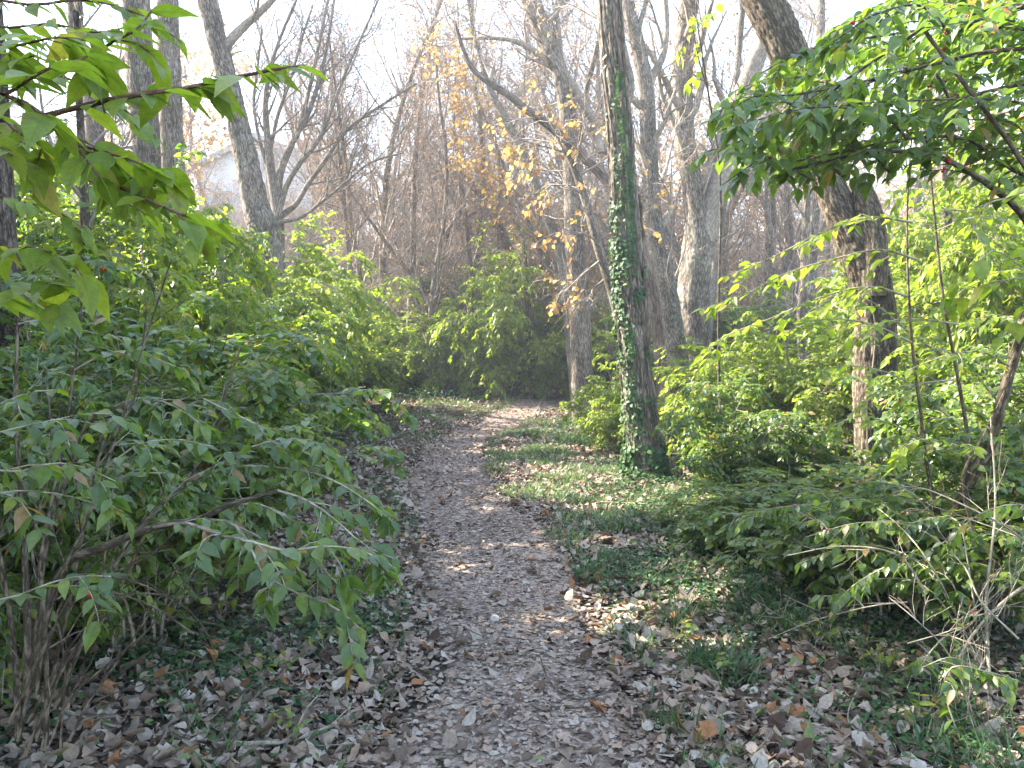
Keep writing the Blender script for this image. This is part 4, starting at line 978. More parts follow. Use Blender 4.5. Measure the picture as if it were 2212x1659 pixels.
def overhang_left():
    base = np.array([-1.6, 1.1, 0.]); base[2] = T(-1.6, 1.1)
    root = thing('overhanging_shrub', 'nearby shrub reaching in from the upper left with large bright leaves seen from below', 'shrub', base)
    # supporting stems outside the picture
    st = MB(); a = P(-40, 170, 1.35); b = P(-40, 250, 1.3); c = P(-60, 1000, 2.0)
    for tip in (a, b, P(-30, 20, 1.4), P(-30, 560, 1.3)):
        q = spline(np.array([base - [0, 0, .05], base * .7 + tip * .3 + [-.12, -.1, .15], base * .25 + tip * .75 + [-.06, -.03, .12], tip]), 20)
        tubes(st, q[None], np.linspace(.016, .006, 20)[None], 8)
    st.build('stems', M['redtwig'], root, base)
    polys = [Z1([(-120, 540), (20, 610), (150, 660), (295, 745), (400, 850), (500, 950), (600, 1090), (650, 1150)]),
             Z1([(295, 745), (500, 690), (775, 630), (1010, 590), (1150, 575), (1400, 520), (1600, 480), (1800, 440), (1960, 420)]),
             Z1([(20, 610), (120, 560), (200, 500), (340, 430), (500, 390), (580, 350)]),
             Z1([(460, 440), (620, 340), (720, 270), (860, 200), (930, 130), (980, 60)]),
             Z1([(-120, 690), (0, 760), (120, 850), (240, 915), (400, 975), (480, 990)]),
             Z1([(480, 930), (630, 965), (750, 1000), (900, 1050), (1050, 1110)]),
             Z1([(650, 1150), (780, 1210), (920, 1270), (1120, 1360), (1300, 1420), (1400, 1450)]),
             Z1([(500, 950), (700, 1020), (900, 1110), (1050, 1170), (1160, 1210)]),
             Z1([(-120, 250), (60, 300), (250, 260), (400, 240), (620, 270)]),
             Z1([(-100, 400), (80, 390), (220, 360)]),
             Z1([(-100, 1560), (60, 1600), (200, 1590), (330, 1620)]),
             Z1([(-120, 880), (-20, 930), (80, 1000)]),
             Z1([(-120, 1880), (20, 1900), (180, 1830), (330, 1820), (430, 1850)]),
             Z1([(560, 990), (700, 1060), (850, 1150), (1000, 1200)]),
             [(-80, 40, 1.9), (20, 60, 1.9), (110, 50, 1.9), (200, 70, 1.8), (270, 60, 1.8)], [(-80, 130, 2.1), (40, 150, 2.1), (150, 170, 2.), (260, 230, 2.), (340, 300, 2.)],
             [(-80, 240, 2.2), (30, 300, 2.2), (130, 350, 2.2), (240, 420, 2.1), (330, 470, 2.1)], [(-80, 380, 2.), (20, 430, 2.), (110, 450, 2.), (190, 500, 2.)],
             [(-80, -20, 2.4), (60, 10, 2.4), (180, 0, 2.4), (300, 30, 2.4), (390, 90, 2.4)], [(-80, 620, 1.9), (10, 640, 1.9), (90, 650, 1.9), (160, 690, 1.9)]]
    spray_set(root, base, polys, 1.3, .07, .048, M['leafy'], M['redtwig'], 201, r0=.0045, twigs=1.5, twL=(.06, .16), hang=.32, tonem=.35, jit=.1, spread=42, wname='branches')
overhang_left()

def low_left():
    base = np.array([-1.55, 2.75, 0.]); base[2] = T(-1.55, 2.75)
    root = thing('arching_shrub', 'near shrub at lower left with pale arching stems and large dark drooping leaves', 'shrub', base)
    st = MB(); rs = R(5)
    stems = [([(60, 1500, 2.7), (130, 1240, 2.7), (230, 1180, 2.6), (330, 1140, 2.6), (425, 1122, 2.55), (500, 1090, 2.5), (600, 1060, 2.5)], .016),
             ([(60, 1480, 2.7), (58, 1300, 2.8), (50, 1150, 2.9), (40, 1000, 2.9), (34, 860, 2.9), (40, 640, 2.9)], .013),
             ([(120, 1530, 2.7), (180, 1380, 2.7), (260, 1200, 2.8), (330, 1110, 2.9), (400, 1040, 3), (440, 990, 3)], .009),
             ([(80, 1500, 2.6), (110, 1300, 2.6), (180, 1140, 2.6), (240, 980, 2.6), (300, 780, 2.6), (370, 560, 2.6)], .007),
             ([(60, 1500, 2.9), (100, 1180, 2.9), (150, 1020, 2.9), (200, 900, 2.9), (330, 870, 2.9), (440, 862, 2.9)], .009),
             ([(20, 1560, 2.5), (60, 1480, 2.5), (130, 1330, 2.5), (165, 1278, 2.5), (230, 1276, 2.5), (330, 1310, 2.5), (420, 1370, 2.5)], .006),
             ([(150, 1600, 2.4), (190, 1520, 2.4), (260, 1420, 2.4), (320, 1330, 2.4)], .005),
             ([(100, 1610, 2.6), (100, 1400, 2.6), (90, 1200, 2.65), (130, 1000, 2.7), (160, 800, 2.7), (180, 620, 2.7)], .008),
             ([(40, 1600, 2.8), (30, 1400, 2.8), (0, 1200, 2.8), (-40, 1000, 2.8)], .012),
             ([(110, 1600, 2.5), (160, 1500, 2.5), (300, 1380, 2.5), (370, 1300, 2.5), (420, 1230, 2.6)], .004),
             ([(90, 1620, 2.5), (120, 1480, 2.5), (200, 1330, 2.5), (230, 1180, 2.6), (250, 1000, 2.7)], .005),
             ([(130, 1620, 2.6), (140, 1440, 2.6), (120, 1290, 2.6), (180, 1240, 2.6), (300, 1260, 2.6), (420, 1330, 2.6), (470, 1420, 2.55)], .004),
             ([(60, 1620, 2.7), (150, 1400, 2.7), (270, 1290, 2.7), (400, 1290, 2.7)], .005), ([(80, 1600, 2.8), (150, 1300, 2.8), (210, 1000, 2.8), (290, 860, 2.8), (320, 640, 2.8)], .007),
             ([(40, 1600, 2.7), (90, 1330, 2.7), (70, 1180, 2.7), (110, 1000, 2.7), (100, 800, 2.7)], .007),
             ([(60, 1560, 3.), (130, 1440, 3.), (210, 1360, 3.1), (300, 1180, 3.1), (350, 1060, 3.2)], .008)]
    for h, r in stems:
        p = spline(np.array([P(*q) for q in h]), 30); tubes(st, p[None], np.linspace(r, r * .4, 30)[None], 8)
        if r < .012:
            a, ra = spawn(p[None, ::3], np.linspace(r, r * .4, 10)[None], 6, (.1, 1), (.2, .5), (25, 60), 5, wob=.15, tipr=.0015, rs=rs); tubes(st, a, ra, 4)
    st.build('stems', M['bark4'], root, base)
    polys = [[(600, 1060, 2.5), (660, 1080, 2.4), (720, 1120, 2.35), (790, 1180, 2.3), (860, 1210, 2.3)],
             [(330, 1140, 2.6), (400, 1130, 2.4), (470, 1155, 2.2), (540, 1170, 2.1), (620, 1190, 2.1), (700, 1180, 2.1), (780, 1190, 2.1), (850, 1225, 2.1)],
             [(425, 1122, 2.55), (500, 1130, 2.5), (540, 1180, 2.4), (570, 1240, 2.3), (640, 1280, 2.2), (720, 1310, 2.2), (790, 1370, 2.2)],
             [(500, 1090, 2.5), (560, 1090, 2.5), (640, 1130, 2.5), (700, 1230, 2.4), (760, 1290, 2.4)],
             [(-30, 940, 2.0), (60, 920, 2.0), (140, 905, 2.0), (220, 920, 2.0)],
             [(-30, 1010, 2.0), (40, 1020, 2.0), (110, 1000, 2.0), (180, 1010, 2.0), (250, 1040, 2.0)],
             [(-40, 1300, 1.9), (30, 1290, 1.9), (100, 1262, 1.9), (170, 1245, 1.9), (240, 1245, 1.9)],
             [(-30, 1070, 2.1), (50, 1060, 2.1), (140, 1070, 2.1), (210, 1090, 2.1)],
             [(230, 1010, 2.3), (300, 960, 2.3), (380, 950, 2.3), (460, 965, 2.3)],
             [(400, 1040, 3), (480, 1000, 2.9), (560, 960, 2.8), (660, 950, 2.8), (740, 990, 2.8)],
             [(400, 1040, 3), (500, 1010, 2.9), (600, 1010, 2.8), (700, 1030, 2.7), (790, 1080, 2.6), (850, 1130, 2.6)],
             [(440, 862, 2.9), (520, 900, 2.9), (600, 930, 2.9), (680, 900, 2.9)],
             [(200, 900, 2.9), (300, 860, 2.9), (380, 880, 2.8), (450, 930, 2.8)],
             [(-20, 880, 2.2), (60, 850, 2.2), (130, 840, 2.2)],
             [(160, 800, 2.7), (240, 760, 2.7), (320, 770, 2.7), (400, 800, 2.7)],
             [(40, 700, 2.6), (110, 690, 2.6), (200, 720, 2.6), (280, 730, 2.6)]]
    spray_set(root, base, polys, 2.4, .064, .052, M['leaf'], M['stem'], 203, r0=.005, twigs=8, twL=(.12, .32), hang=.3, tonem=.38, jit=.0, berries=.06, wname='branches')
low_left()

def overhang_right():
    base = np.array([2.5, 3.0, 0.]); base[2] = T(2.5, 3.0)
    root = thing('berry_shrub', 'tall shrub overhanging from the upper right with green leaves and red berries', 'shrub', base)
    st = MB(); d = 2.9
    def ZR(pts, dd=0): return [(1469 + x * .3359, y * .3359, d + dd) for x, y in pts]
    limbs = [(ZR([(2400, 1750), (2212, 1400), (2000, 1200), (1740, 1040), (1560, 990), (1320, 970), (1050, 1010), (740, 1090), (610, 1140)]), .013),
             (ZR([(2500, 60), (2210, 40), (2050, 40), (1880, 90), (1740, 120)], .2), .013),
             (ZR([(2500, 1200), (2200, 1120), (2050, 1030), (1850, 900), (1600, 880), (1250, 930), (900, 1010), (560, 1060)], .2), .009),
             (ZR([(1560, 180), (1400, 290), (1250, 390), (1100, 490), (980, 590), (870, 700), (720, 950)], -.1), .007),
             (ZR([(2500, 500), (2100, 560), (1800, 640), (1500, 740), (1200, 800), (900, 760), (600, 800)], .1), .008),
             (ZR([(2500, 300), (2000, 330), (1600, 420), (1200, 520), (800, 600), (420, 650), (200, 780)], 0), .008),
             (ZR([(2400, 0), (1900, 130), (1500, 200), (1100, 260), (800, 330), (500, 480)], .3), .008)]
    for h, r in limbs:
        p = spline(np.array([P(*q) for q in h]), 30); tubes(st, p[None], np.linspace(r, r * .35, 30)[None], 8)
        e = p[0]; q = spline(np.array([base - [0, 0, .05], base * .75 + e * .25 + [.12, 0, .1], base * .3 + e * .7 + [.2, 0, .1], e]), 16)
        tubes(st, q[None], np.linspace(r * 1.8, r, 16)[None], 8)
    st.build('stems', M['bark3'], root, base)
    polys = [[(q[0], q[1], q[2]) for q in h] for h, r in limbs]
    rs = R(8)
    # extra sprays filling the hanging canopy
    fill = []
    for x0, y0, x1, y1 in ((2240, -20, 1860, 60), (2240, 40, 1740, 110), (2240, 120, 1760, 190), (2240, 170, 1700, 230), (2230, 230, 1660, 250), (2230, 260, 1620, 290), (2100, 90, 1660, 160), (2230, 300, 1800, 320),
                           (1900, 250, 1560, 280), (1800, 290, 1520, 330), (1780, 180, 1590, 205), (1700, 220, 1550, 262), (2240, 350, 1950, 330), (1990, 20, 1800, 90), (2240, 80, 2000, 60), (2200, 210, 1900, 270),
                           (2230, 60, 1950, 150), (2000, 180, 1750, 250), (1760, 330, 1580, 350), (1700, 340, 1560, 400), (2240, -60, 1900, 10), (2240, -30, 1980, -10), (2100, 10, 1800, 60), (1900, 100, 1680, 170), (2240, 140, 2000, 200), (2240, 330, 2030, 260), (1860, 320, 1640, 310)):
        dd = 2.5 + rs.rand() * 1.9
        xm, ym = (x0 + x1) / 2 + rs.normal() * 20, (y0 + y1) / 2 - 18 - rs.rand() * 15
        fill.append(([(x0 + 130, y0 + 90 + 60 * rs.rand(), 3.0)] if x0 > 2200 else [(x0 + 60, y0 + 50, 2.9)]) + [(x0, y0 + 10 * rs.normal(), dd * .5 + 1.45), (xm, ym, dd), (x1, y1, dd - .1)])
    spray_set(root, base, polys + fill, d, .066, .062, M['leaf'], M['bark3'], 205, r0=.005, twigs=10, twL=(.14, .36), hang=.28, tonem=.42, jit=0, berries=.2, wname='branches')
overhang_right()

def right_edge():
    # slanting stem with a few big dark leaves at the very edge
    base = P(2040, 1160, 4.3); base[2] = T(base[0], 4.3)
    root = thing('slanting_shrub', 'shrub at the right edge with one thick slanting stem and a few large dark leaves', 'shrub', base)
    st = MB()
    for h, r in (([(2035, 1180, 4.3), (2068, 1100, 4.3), (2110, 1010, 4.2), (2140, 960, 4.2), (2160, 880, 4.1), (2185, 790, 4.1), (2215, 700, 4.), (2260, 560, 3.9)], .032),
                 ([(2200, 1200, 4.1), (2170, 1120, 4.2), (2150, 1060, 4.2), (2135, 990, 4.2)], .012), ([(2050, 1170, 4.3), (2010, 1050, 4.3), (1990, 900, 4.3), (1970, 740, 4.3), (1960, 560, 4.3), (1962, 400, 4.3), (1975, 250, 4.3), (2000, 120, 4.3)], .011),
                 ([(2060, 1200, 4.5), (2090, 980, 4.5), (2070, 820, 4.5), (2040, 660, 4.5), (2020, 480, 4.5), (2010, 330, 4.5), (2030, 180, 4.5)], .013), ([(2120, 1200, 4.), (2080, 1040, 4.), (2130, 930, 4.), (2190, 800, 4.)], .01)):
        p = spline(np.array([P(*q) for q in h]), 24); tubes(st, p[None], np.linspace(r, r * (.7 if r > .02 else .2), 24)[None], 12)
    st.build('stems', M['bark4'], root, base)
    polys = [[(2260, 560, 2.2), (2230, 640, 2.1), (2190, 700, 2.1), (2150, 740, 2.1)], [(2250, 480, 2.1), (2200, 560, 2.1), (2150, 540, 2.1), (2110, 570, 2.1)], [(2260, 620, 2.1), (2200, 600, 2.1), (2130, 620, 2.1)],
             [(2260, 380, 2.3), (2200, 420, 2.3), (2130, 440, 2.3), (2060, 480, 2.3)], [(2180, 790, 4.0), (2120, 760, 3.9), (2040, 770, 3.8), (1960, 800, 3.8)], [(2130, 980, 4.1), (2060, 960, 4), (1990, 950, 3.9), (1930, 980, 3.9)],
             [(1980, 560, 4.3), (1900, 540, 4.1), (1800, 560, 4.1), (1700, 590, 4.1), (1600, 640, 4.1), (1510, 670, 4.1)], [(1970, 740, 4.3), (1880, 700, 4.2), (1780, 690, 4.1), (1690, 720, 4.1)], [(1960, 640, 4.3), (1880, 620, 4.2), (1780, 640, 4.2), (1660, 690, 4.2), (1560, 730, 4.2), (1500, 790, 4.2)],
             [(1970, 480, 4.3), (1880, 470, 4.2), (1780, 500, 4.2), (1660, 560, 4.2), (1560, 600, 4.2)], [(2040, 660, 4.5), (2120, 600, 4.4), (2200, 580, 4.4)], [(2020, 500, 4.5), (2100, 470, 4.4), (2190, 480, 4.4)], [(2060, 820, 4.5), (1980, 830, 4.4), (1900, 850, 4.4), (1830, 900, 4.4)],
             [(2070, 700, 4.5), (1980, 690, 4.4), (1900, 700, 4.4), (1840, 740, 4.4)], [(2060, 780, 5), (1980, 730, 5), (1880, 650, 5), (1780, 620, 5)], [(2050, 900, 5), (1950, 820, 5), (1850, 790, 5), (1760, 800, 5)],
             [(2050, 980, 5), (1960, 930, 5), (1860, 900, 5), (1780, 930, 5)], [(2150, 860, 5), (2080, 780, 5), (2010, 750, 5), (1930, 760, 5)], [(2230, 700, 4.6), (2150, 680, 4.6), (2080, 700, 4.6)]]
    spray_set(root, base, polys, 4, .068, .07, M['leafy'], M['stem'], 207, r0=.006, twigs=6, twL=(.15, .38), hang=.2, tonem=.4, jit=0, berries=.05, wname='branches')
right_edge()

def lower_right():
    base = np.array([2.55, 3.6, 0.]); base[2] = T(2.55, 3.6)
    root = thing('straggly_shrub', 'straggly shrub at lower right with bare pale twigs and a few hanging leaves', 'shrub', base)
    st = MB(); rs = R(6)
    hand = [([(2260, 1240, 3.4), (2180, 1290, 3.4), (2110, 1360, 3.4), (2060, 1440, 3.35), (2030, 1500, 3.35), (2000, 1565, 3.35)], .008),
            ([(2200, 1380, 3.3), (2120, 1300, 3.4), (2080, 1220, 3.5), (2000, 1150, 3.6), (1900, 1120, 3.7)], .005),
            ([(2250, 1200, 3.4), (2190, 1150, 3.4), (2120, 1110, 3.4), (2010, 1060, 3.5), (1950, 1050, 3.5)], .006),
            ([(2130, 1640, 3.2), (2080, 1480, 3.2), (2040, 1400, 3.2), (1980, 1340, 3.2), (1920, 1290, 3.3)], .004),
            ([(2200, 1700, 3.1), (2140, 1660, 3.1), (2100, 1560, 3.1), (2070, 1440, 3.2)], .004),
            ([(2070, 1320, 3.3), (2110, 1330, 3.3), (2170, 1310, 3.3), (2250, 1290, 3.2)], .004),
            ([(1960, 1300, 3.6), (1880, 1310, 3.6), (1760, 1340, 3.7), (1660, 1380, 3.7)], .004),
            ([(2140, 1500, 3.4), (2130, 1300, 3.5), (2150, 1100, 3.6), (2140, 900, 3.7)], .008),
            ([(1960, 1390, 3.3), (2030, 1370, 3.3), (2060, 1360, 3.3)], .003),
            ([(2000, 1280, 3.5), (1940, 1200, 3.5), (1820, 1180, 3.6), (1700, 1200, 3.7)], .005)]
    for h, r in hand:
        p = spline(np.array([P(*q) for q in h]), 24); tubes(st, p[None], np.linspace(r, r * .4, 24)[None], 8)
        a, ra = spawn(p[None, ::3], np.linspace(r, r * .4, 8)[None], 5, (.1, 1), (.15, .45), (25, 60), 5, wob=.15, tipr=.0014, rs=rs); tubes(st, a, ra, 4)
        b, rb = spawn(a, ra, 3, (.1, 1), (.1, .25), (25, 60), 4, wob=.15, tipr=.0012, rs=rs); tubes(st, b, rb, 3)
    st.build('stems', M['stem'], root, base)
    polys = [[(2080, 1590, 3.1), (2040, 1490, 3.1), (2060, 1440, 3.1), (2130, 1450, 3.1), (2200, 1470, 3.1)], [(1990, 1440, 3.2), (2050, 1420, 3.2), (2110, 1440, 3.2)],
             [(1900, 1250, 3.7), (1830, 1280, 3.7), (1770, 1290, 3.7)], [(2000, 1230, 3.6), (1930, 1220, 3.6), (1850, 1260, 3.6), (1800, 1310, 3.6)], [(2260, 1100, 3.2), (2180, 1090, 3.2), (2100, 1120, 3.2), (2040, 1180, 3.3)],
             [(2060, 1120, 3.8), (1960, 1130, 3.8), (1850, 1130, 3.8), (1740, 1160, 3.8)], [(1860, 1080, 4.2), (1760, 1090, 4.2), (1660, 1100, 4.2), (1600, 1130, 4.2)], [(1900, 1180, 4.), (1800, 1190, 4), (1720, 1220, 4)]]
    polys = [([tuple(q) for q in h] if h[0][0] > 2200 else [(2120, 1440, 3.5), ((2120 + h[0][0]) / 2, (1380 + h[0][1]) / 2 - 40, 3.5)] + list(h)) for h in polys]
    spray_set(root, base, polys, 3.3, .062, .06, M['leaf'], M['stem'], 209, r0=.003, twigs=6, twL=(.1, .26), hang=.8, tonem=.35, jit=0, berries=.2, wname='branches')
lower_right()

# thin upright branch with bright leaves beside the forked tree (upper middle right)
def bright_twig():
    base = P(1560, 1000, 8.0); base[2] = T(base[0], 8.0)
    root = thing('leafy_sapling', 'thin sapling with bright green leaves standing out against the crooked trunk top', 'sapling', base)
    st = MB(); p = spline(np.array([base - [0, 0, .05], P(1552, 700, 8), P(1556, 400, 8), P(1530, 200, 8), P(1508, 60, 8), P(1500, -40, 8)]), 40)
    tubes(st, p[None], np.linspace(.016, .005, 40)[None], 8); st.build('trunk', M['bark3'], root, base)
    polys = [[(1530, 200, 8), (1510, 130, 8), (1500, 80, 8), (1490, 20, 8)], [(1505, 60, 8), (1530, 30, 8), (1560, 0, 8)], [(1505, 60, 8), (1480, 90, 8), (1462, 130, 8)]]
    spray_set(root, base, polys, 8, .13, .15, M['leafy'], M['bark3'], 211, r0=.008, twigs=3, twL=(.15, .35), hang=.7, tonem=.6, jit=0, wname='branches')
bright_twig()

# ------------------------------------------------------------ seedlings and fallen wood
def seedlings():
    rs = R(95)
    lab = 'small green seedling growing out of the leaf litter'
    spots = [(560, 1500), (480, 1380), (610, 1470), (700, 1420), (330, 1330), (400, 1210), (1480, 1390), (1540, 1230), (1590, 1180), (1640, 1260), (1700, 1330), (1420, 1160), (1500, 1120), (1990, 1620), (1900, 1500), (1560, 1470), (620, 1620), (1460, 1240), (1350, 1150), (1760, 1430)]
    proto_ = None
    for i, (px, py) in enumerate(spots):
        dd = CAMZ * F / (py - 752); x = P(px, py, dd)[0]; z = T(x, dd); s = .8 + .5 * rs.rand()
        if proto_ is None:
            proto_ = thing('seedling', lab, 'plant', (x, dd, z), 'seedlings in the leaf litter'); w = MB(); lf = MB()
            q = np.array([[[0, 0, -.01], [.004, 0, .05], [.01, .004, .1], [.012, .01, .15]], [[0, 0, .04], [.02, .01, .07], [.045, .02, .09], [.07, .03, .1]], [[0, 0, .06], [-.02, .0, .09], [-.04, -.01, .11], [-.06, -.02, .13]]])
            tubes(w, q, np.tile(np.array([.002, .0018, .0014, .001]), (3, 1)), 5); leafpairs(lf, q, 3, (.45, 1), .048, LHI, rs, hang=.2, tonem=.7, ratio=.55)
            w.build('stem', M['stem'], proto_); lf.build('foliage', M['leaf'], proto_)
        else: copy_thing(proto_, (x, dd, z), rs.rand() * 6.28, (s, s, s))
seedlings()

def fallen(label, pts, r, seed=0, mat='twig', side=3):
    rs = R(seed); q = []
    for px, py, lift in pts:
        dd = CAMZ * F / (py - 752)
        p = P(px, py, dd); p[2] = T(p[0], dd) + lift; q.append(p)
    p = spline(np.array(q), 24); mb = MB(); tubes(mb, p[None], (np.linspace(r, r * .45, 24) * (1 + .1 * np.sin(np.arange(24) * 1.3)))[None], 10, cap=True)
    if side:
        a, ra = spawn(p[None, ::2], np.linspace(r, r * .45, 12)[None], side, (.3, 1), (.08, .3), (25, 55), 5, wob=.12, tipr=.0012, rs=rs); a[..., 2] = np.maximum(a[..., 2], p[:, 2].min()); tubes(mb, a, ra, 5)
    base = p[0].copy(); o = mb.build('fallen_branch', M[mat], None, base)
    o['label'] = label; o['category'] = 'branch'; o['group'] = 'fallen branches on the ground'
fallen('grey fallen branch curving along the bottom edge left of the path', [(470, 1665, .03), (590, 1640, .04), (660, 1615, .05), (730, 1570, .04), (790, 1525, .03)], .012, 1, 'stem')
fallen('long grey branch lying across the bottom left corner', [(-40, 1590, .06), (60, 1605, .07), (140, 1635, .05), (260, 1660, .03)], .011, 2, 'stem')
fallen('dark thin twig with a blue-grey sheen crossing the right part of the path', [(1410, 1432, .05), (1350, 1470, .04), (1300, 1495, .03), (1240, 1500, .02), (1190, 1470, .03), (1165, 1420, .05)], .0055, 3, 'bark3', 2)
fallen('short thick stick lying in the middle of the path near the bottom', [(1150, 1512, .022), (1165, 1520, .025), (1186, 1527, .02)], .009, 4, 'bark3', 0)
fallen('dark log half buried in leaves under the left shrubs', [(345, 1340, .03), (400, 1325, .04), (450, 1312, .05), (480, 1290, .06)], .016, 5, 'bark3')
fallen('pale thin twig arching over the grass right of the path', [(1500, 1115, .05), (1440, 1130, .12), (1380, 1128, .12), (1290, 1105, .06)], .006, 6, 'stem', 1)
fallen('fallen limb running right from the foot of the ivy-clad tree', [(1400, 1052, .04), (1460, 1060, .05), (1520, 1075, .04), (1560, 1090, .04)], .02, 7, 'twig', 2)
fallen('thin brown twig on the leaves at lower right', [(1870, 1500, .05), (1830, 1600, .06), (1880, 1659, .05)], .004, 8, 'twig', 3)
fallen('pale broken twig standing among sunlit grass by the bend', [(1150, 905, .05), (1190, 880, .25), (1240, 868, .5)], .012, 9, 'stem', 2)

# ------------------------------------------------------------ houses
def box(mb, c, s, rz=0., off=None):
    x, y, z = np.array(s) / 2.
    v = np.array([[-x, -y, -z], [x, -y, -z], [x, y, -z], [-x, y, -z], [-x, -y, z], [x, -y, z], [x, y, z], [-x, y, z]]) + np.array(c)
    mb.add(v, [(0, 3, 2, 1), (4, 5, 6, 7), (0, 1, 5, 4), (1, 2, 6, 5), (2, 3, 7, 6), (3, 0, 4, 7)])

def house(label, loc, rz, w, dpt, h, rise, wallm='wall'):
    root = thing('house', label, 'house', loc); root.rotation_euler = (0, 0, rz)
    mb = MB(); v = [(-w / 2, 0, -1), (w / 2, 0, -1), (w / 2, 0, h), (0, 0, h + rise), (-w / 2, 0, h)]; v = [(a, b, c) for a, b, c in v] + [(a, dpt, c) for a, b, c in v]
    mb.add(v, [(0, 1, 6, 5), (1, 2, 7, 6), (4, 0, 5, 9), (0, 1, 2, 4), (6, 5, 9, 7)], [(4, 2, 3), (7, 9, 8)])
    wl = mb.build('wall', M[wallm], root, smooth_=False)
    rf = MB(); o = .5; th = .22; sl = rise / (w / 2)
    for s in (-1, 1):
        xa, za = s * (w / 2 + o), h - sl * o + .05; xb, zb = 0, h + rise + .05
        vv = [(xa, -o, za), (xb, -o, zb), (xb, dpt + o, zb), (xa, dpt + o, za)]; vv += [(a, b, c + th) for a, b, c in vv]
        rf.add(vv, [(0, 1, 2, 3), (4, 7, 6, 5), (0, 4, 5, 1), (1, 5, 6, 2), (2, 6, 7, 3), (3, 7, 4, 0)])
    r = rf.build('roof', M['roof'], root, smooth_=False)
    tb = MB()
    for s in (-1, 1):
        xa, za = s * (w / 2 + o), h - sl * o - .08; xb, zb = 0, h + rise - .08
        vv = [(xa, -o - .05, za), (xb, -o - .05, zb), (xb, -o - .02, zb), (xa, -o - .02, za)]; vv += [(a, b, c + .32) for a, b, c in vv]
        tb.add(vv, [(0, 1, 2, 3), (4, 7, 6, 5), (0, 4, 5, 1), (1, 5, 6, 2), (2, 6, 7, 3), (3, 7, 4, 0)])
    tb.build('gable_trim', M['trim'], root, smooth_=False)
    for wx, wz in ((-w * .3, h * .55), (w * .02, h * .55), (w * .1, h + rise * .25)):
        f = MB(); 
        for cx, cz, sx, sz in ((wx, wz - .62, 1.1, .1), (wx, wz + .62, 1.1, .1), (wx - .5, wz, .1, 1.14), (wx + .5, wz, .1, 1.14)): box(f, (cx, -.03, cz), (sx, .1, sz))
        fo = f.build('window', M['trim'], root, smooth_=False)
        g = MB(); box(g, (wx, .0, wz), (.9, .04, 1.14)); g.build('pane', M['glass'], fo, smooth_=False)
    g = MB(); tubes(g, np.array([[w / 2 + .06, -.06, h - .2], [w / 2 + .06, -.06, h * .5], [w / 2 + .06, -.06, -.8]]), np.full(3, .06), 8); g.build('downpipe', M['brick'], root)
    ch = MB(); box(ch, (w * .12, dpt * .6, h + rise * .8 + .6), (.9, .9, 1.8)); ch.build('chimney', M['brick'], r, smooth_=False)
    return root
hp = P(560, 470, 46); hz = T(hp[0], 46) - .5
house('pale house with a dark sloping gable roof on the hill behind the upper-left trunks', (hp[0], 46, hz), math.radians(-6), 7.2, 9, 13.4 - 1.6 - hz, 1.6)
hp = P(1140, 500, 62)
house('second pale house, faint and mostly hidden behind the bare trees in the centre', (hp[0], 64, T(hp[0], 64) - 1.5), math.radians(14), 8, 9, 4.0, 2.0)

# ------------------------------------------------------------ unseen leafy trees added left of the frame to shade the foreground
def shade_tree(label, x, y, H, seed, W):
    rs = R(seed); z = T(x, y); base = np.array([x, y, z]); root = thing('unseen_shade_tree', label, 'tree', base, 'unseen shade trees added left of the view')
    tb = MB(); q = spline(np.array([[x, y, z - .1], [x + .1, y, z + H * .3], [x - .1, y + .1, z + H * .65], [x, y, z + H]]), 20); rr = np.linspace(.24, .04, 20); tubes(tb, q[None], rr[None], 14); tb.build('trunk', M['bark'], root, base)
    wood = MB(); lf = MB()
    a, ra = spawn(q[None], rr[None], 40, (.1, 1), (W * .7, W * 1.2), (50, 90), 6, up=.1, droop=.2, wob=.12, rr=.4, tipr=.01, taperL=.45, rs=rs); tubes(wood, a, ra, 5)
    b, rb = spawn(a, ra, 13, (.15, 1), (W * .25, W * .5), (35, 70), 5, wob=.15, tipr=.004, rs=rs); tubes(wood, b, rb, 3)
    leafpairs(lf, b, 7, (.05, 1), .25, LLOW, rs, ratio=.7, njit=.7, hang=.4)
    wood.build('branches', M['twig'], root, base); lf.build('foliage', M['leaf'], root, base)
shade_tree('unseen leafy tree added for shade left of the view nearest the viewer', -6.6, 1.6, 8.4, 301, 2.7)
shade_tree('unseen leafy tree added for shade left of the view beside the near shrubs', -7.0, 5.0, 8.6, 302, 2.7)
shade_tree('unseen leafy tree added for shade left of the view, farthest along the row', -8.8, 9.2, 10.5, 303, 2.6)
shade_tree('unseen leafy tree added for shade left of the view, standing closest to the path', -5.2, 3.4, 6.6, 304, 2.4)
shade_tree('unseen leafy tree added for shade in the second row left of the view, nearest', -10.3, 3.4, 9.4, 305, 2.8)
shade_tree('unseen leafy tree added for shade in the second row left of the view, middle', -10.8, 7.0, 9.8, 306, 2.8)
shade_tree('unseen leafy tree added for shade left of the view a little behind the viewer', -5.6, -1.2, 7.6, 307, 2.5)

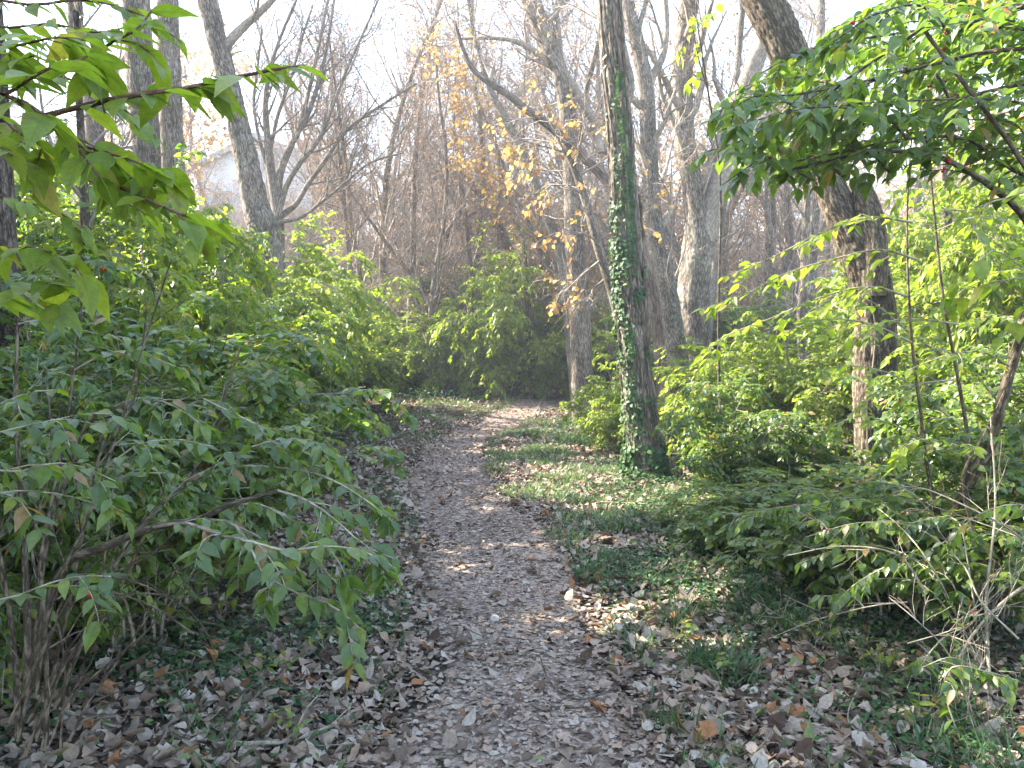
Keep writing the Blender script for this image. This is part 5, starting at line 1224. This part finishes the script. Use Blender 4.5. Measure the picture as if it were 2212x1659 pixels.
# ------------------------------------------------------------ scattering volume added to imitate lens veil
def lens_veil_haze():
    mb = MB(); box(mb, (0, 190, 22), (560, 480, 56)); m, nt, N, L = newmat('lens_veil_haze')
    pv = N.new('ShaderNodeVolumePrincipled'); pv.inputs['Color'].default_value = (.86, .9, 1, 1); pv.inputs['Density'].default_value = .003; pv.inputs['Anisotropy'].default_value = .3
    o = N.new('ShaderNodeOutputMaterial'); L.new(pv.outputs[0], o.inputs['Volume'])
    h = mb.build('lens_veil_haze', m, smooth_=False); h['kind'] = 'stuff'
lens_veil_haze()

# ------------------------------------------------------------ light, sky, camera
EL, AZ = math.radians(38), math.radians(-70)       # azimuth measured from +Y towards +X
s = Vector((math.sin(AZ) * math.cos(EL), math.cos(AZ) * math.cos(EL), math.sin(EL)))
sun = bpy.data.lights.new('sun', 'SUN'); sun.energy = 5; sun.angle = math.radians(.5); sun.color = (1, .93, .8)
so = bpy.data.objects.new('sun', sun); COL.objects.link(so); so.rotation_euler = s.to_track_quat('Z', 'Y').to_euler(); so.location = (-20, 5, 20)
w = bpy.data.worlds.new('World'); C.world = w; w.use_nodes = True
sky = w.node_tree.nodes.new('ShaderNodeTexSky'); sky.sky_type = 'NISHITA'; sky.sun_disc = False; sky.sun_elevation = EL; sky.sun_rotation = AZ
sky.dust_density = 1.2; sky.air_density = 1.3; sky.ozone_density = 2.0
bg = w.node_tree.nodes['Background']; w.node_tree.links.new(sky.outputs[0], bg.inputs[0]); bg.inputs[1].default_value = .12

cam = bpy.data.cameras.new('camera'); co = bpy.data.objects.new('camera', cam); COL.objects.link(co); C.camera = co
co.location = (0, 0, CAMZ); co.rotation_euler = (math.radians(90) - PITCH, 0, 0)
cam.sensor_width = 36; cam.lens = 36 * F / 2212; cam.clip_end = 2000; cam.clip_start = .05
v = C.view_settings; v.view_transform = 'Standard'; v.look = 'None'; v.gamma = 1; v.exposure = 2.75; v.use_curve_mapping = False
cy = C.cycles; cy.max_bounces = 7; cy.diffuse_bounces = 4; cy.glossy_bounces = 2; cy.transmission_bounces = 4; cy.transparent_max_bounces = 4; cy.caustics_reflective = False; cy.caustics_refractive = False
cy.use_denoising = True; cy.sample_clamp_indirect = 6
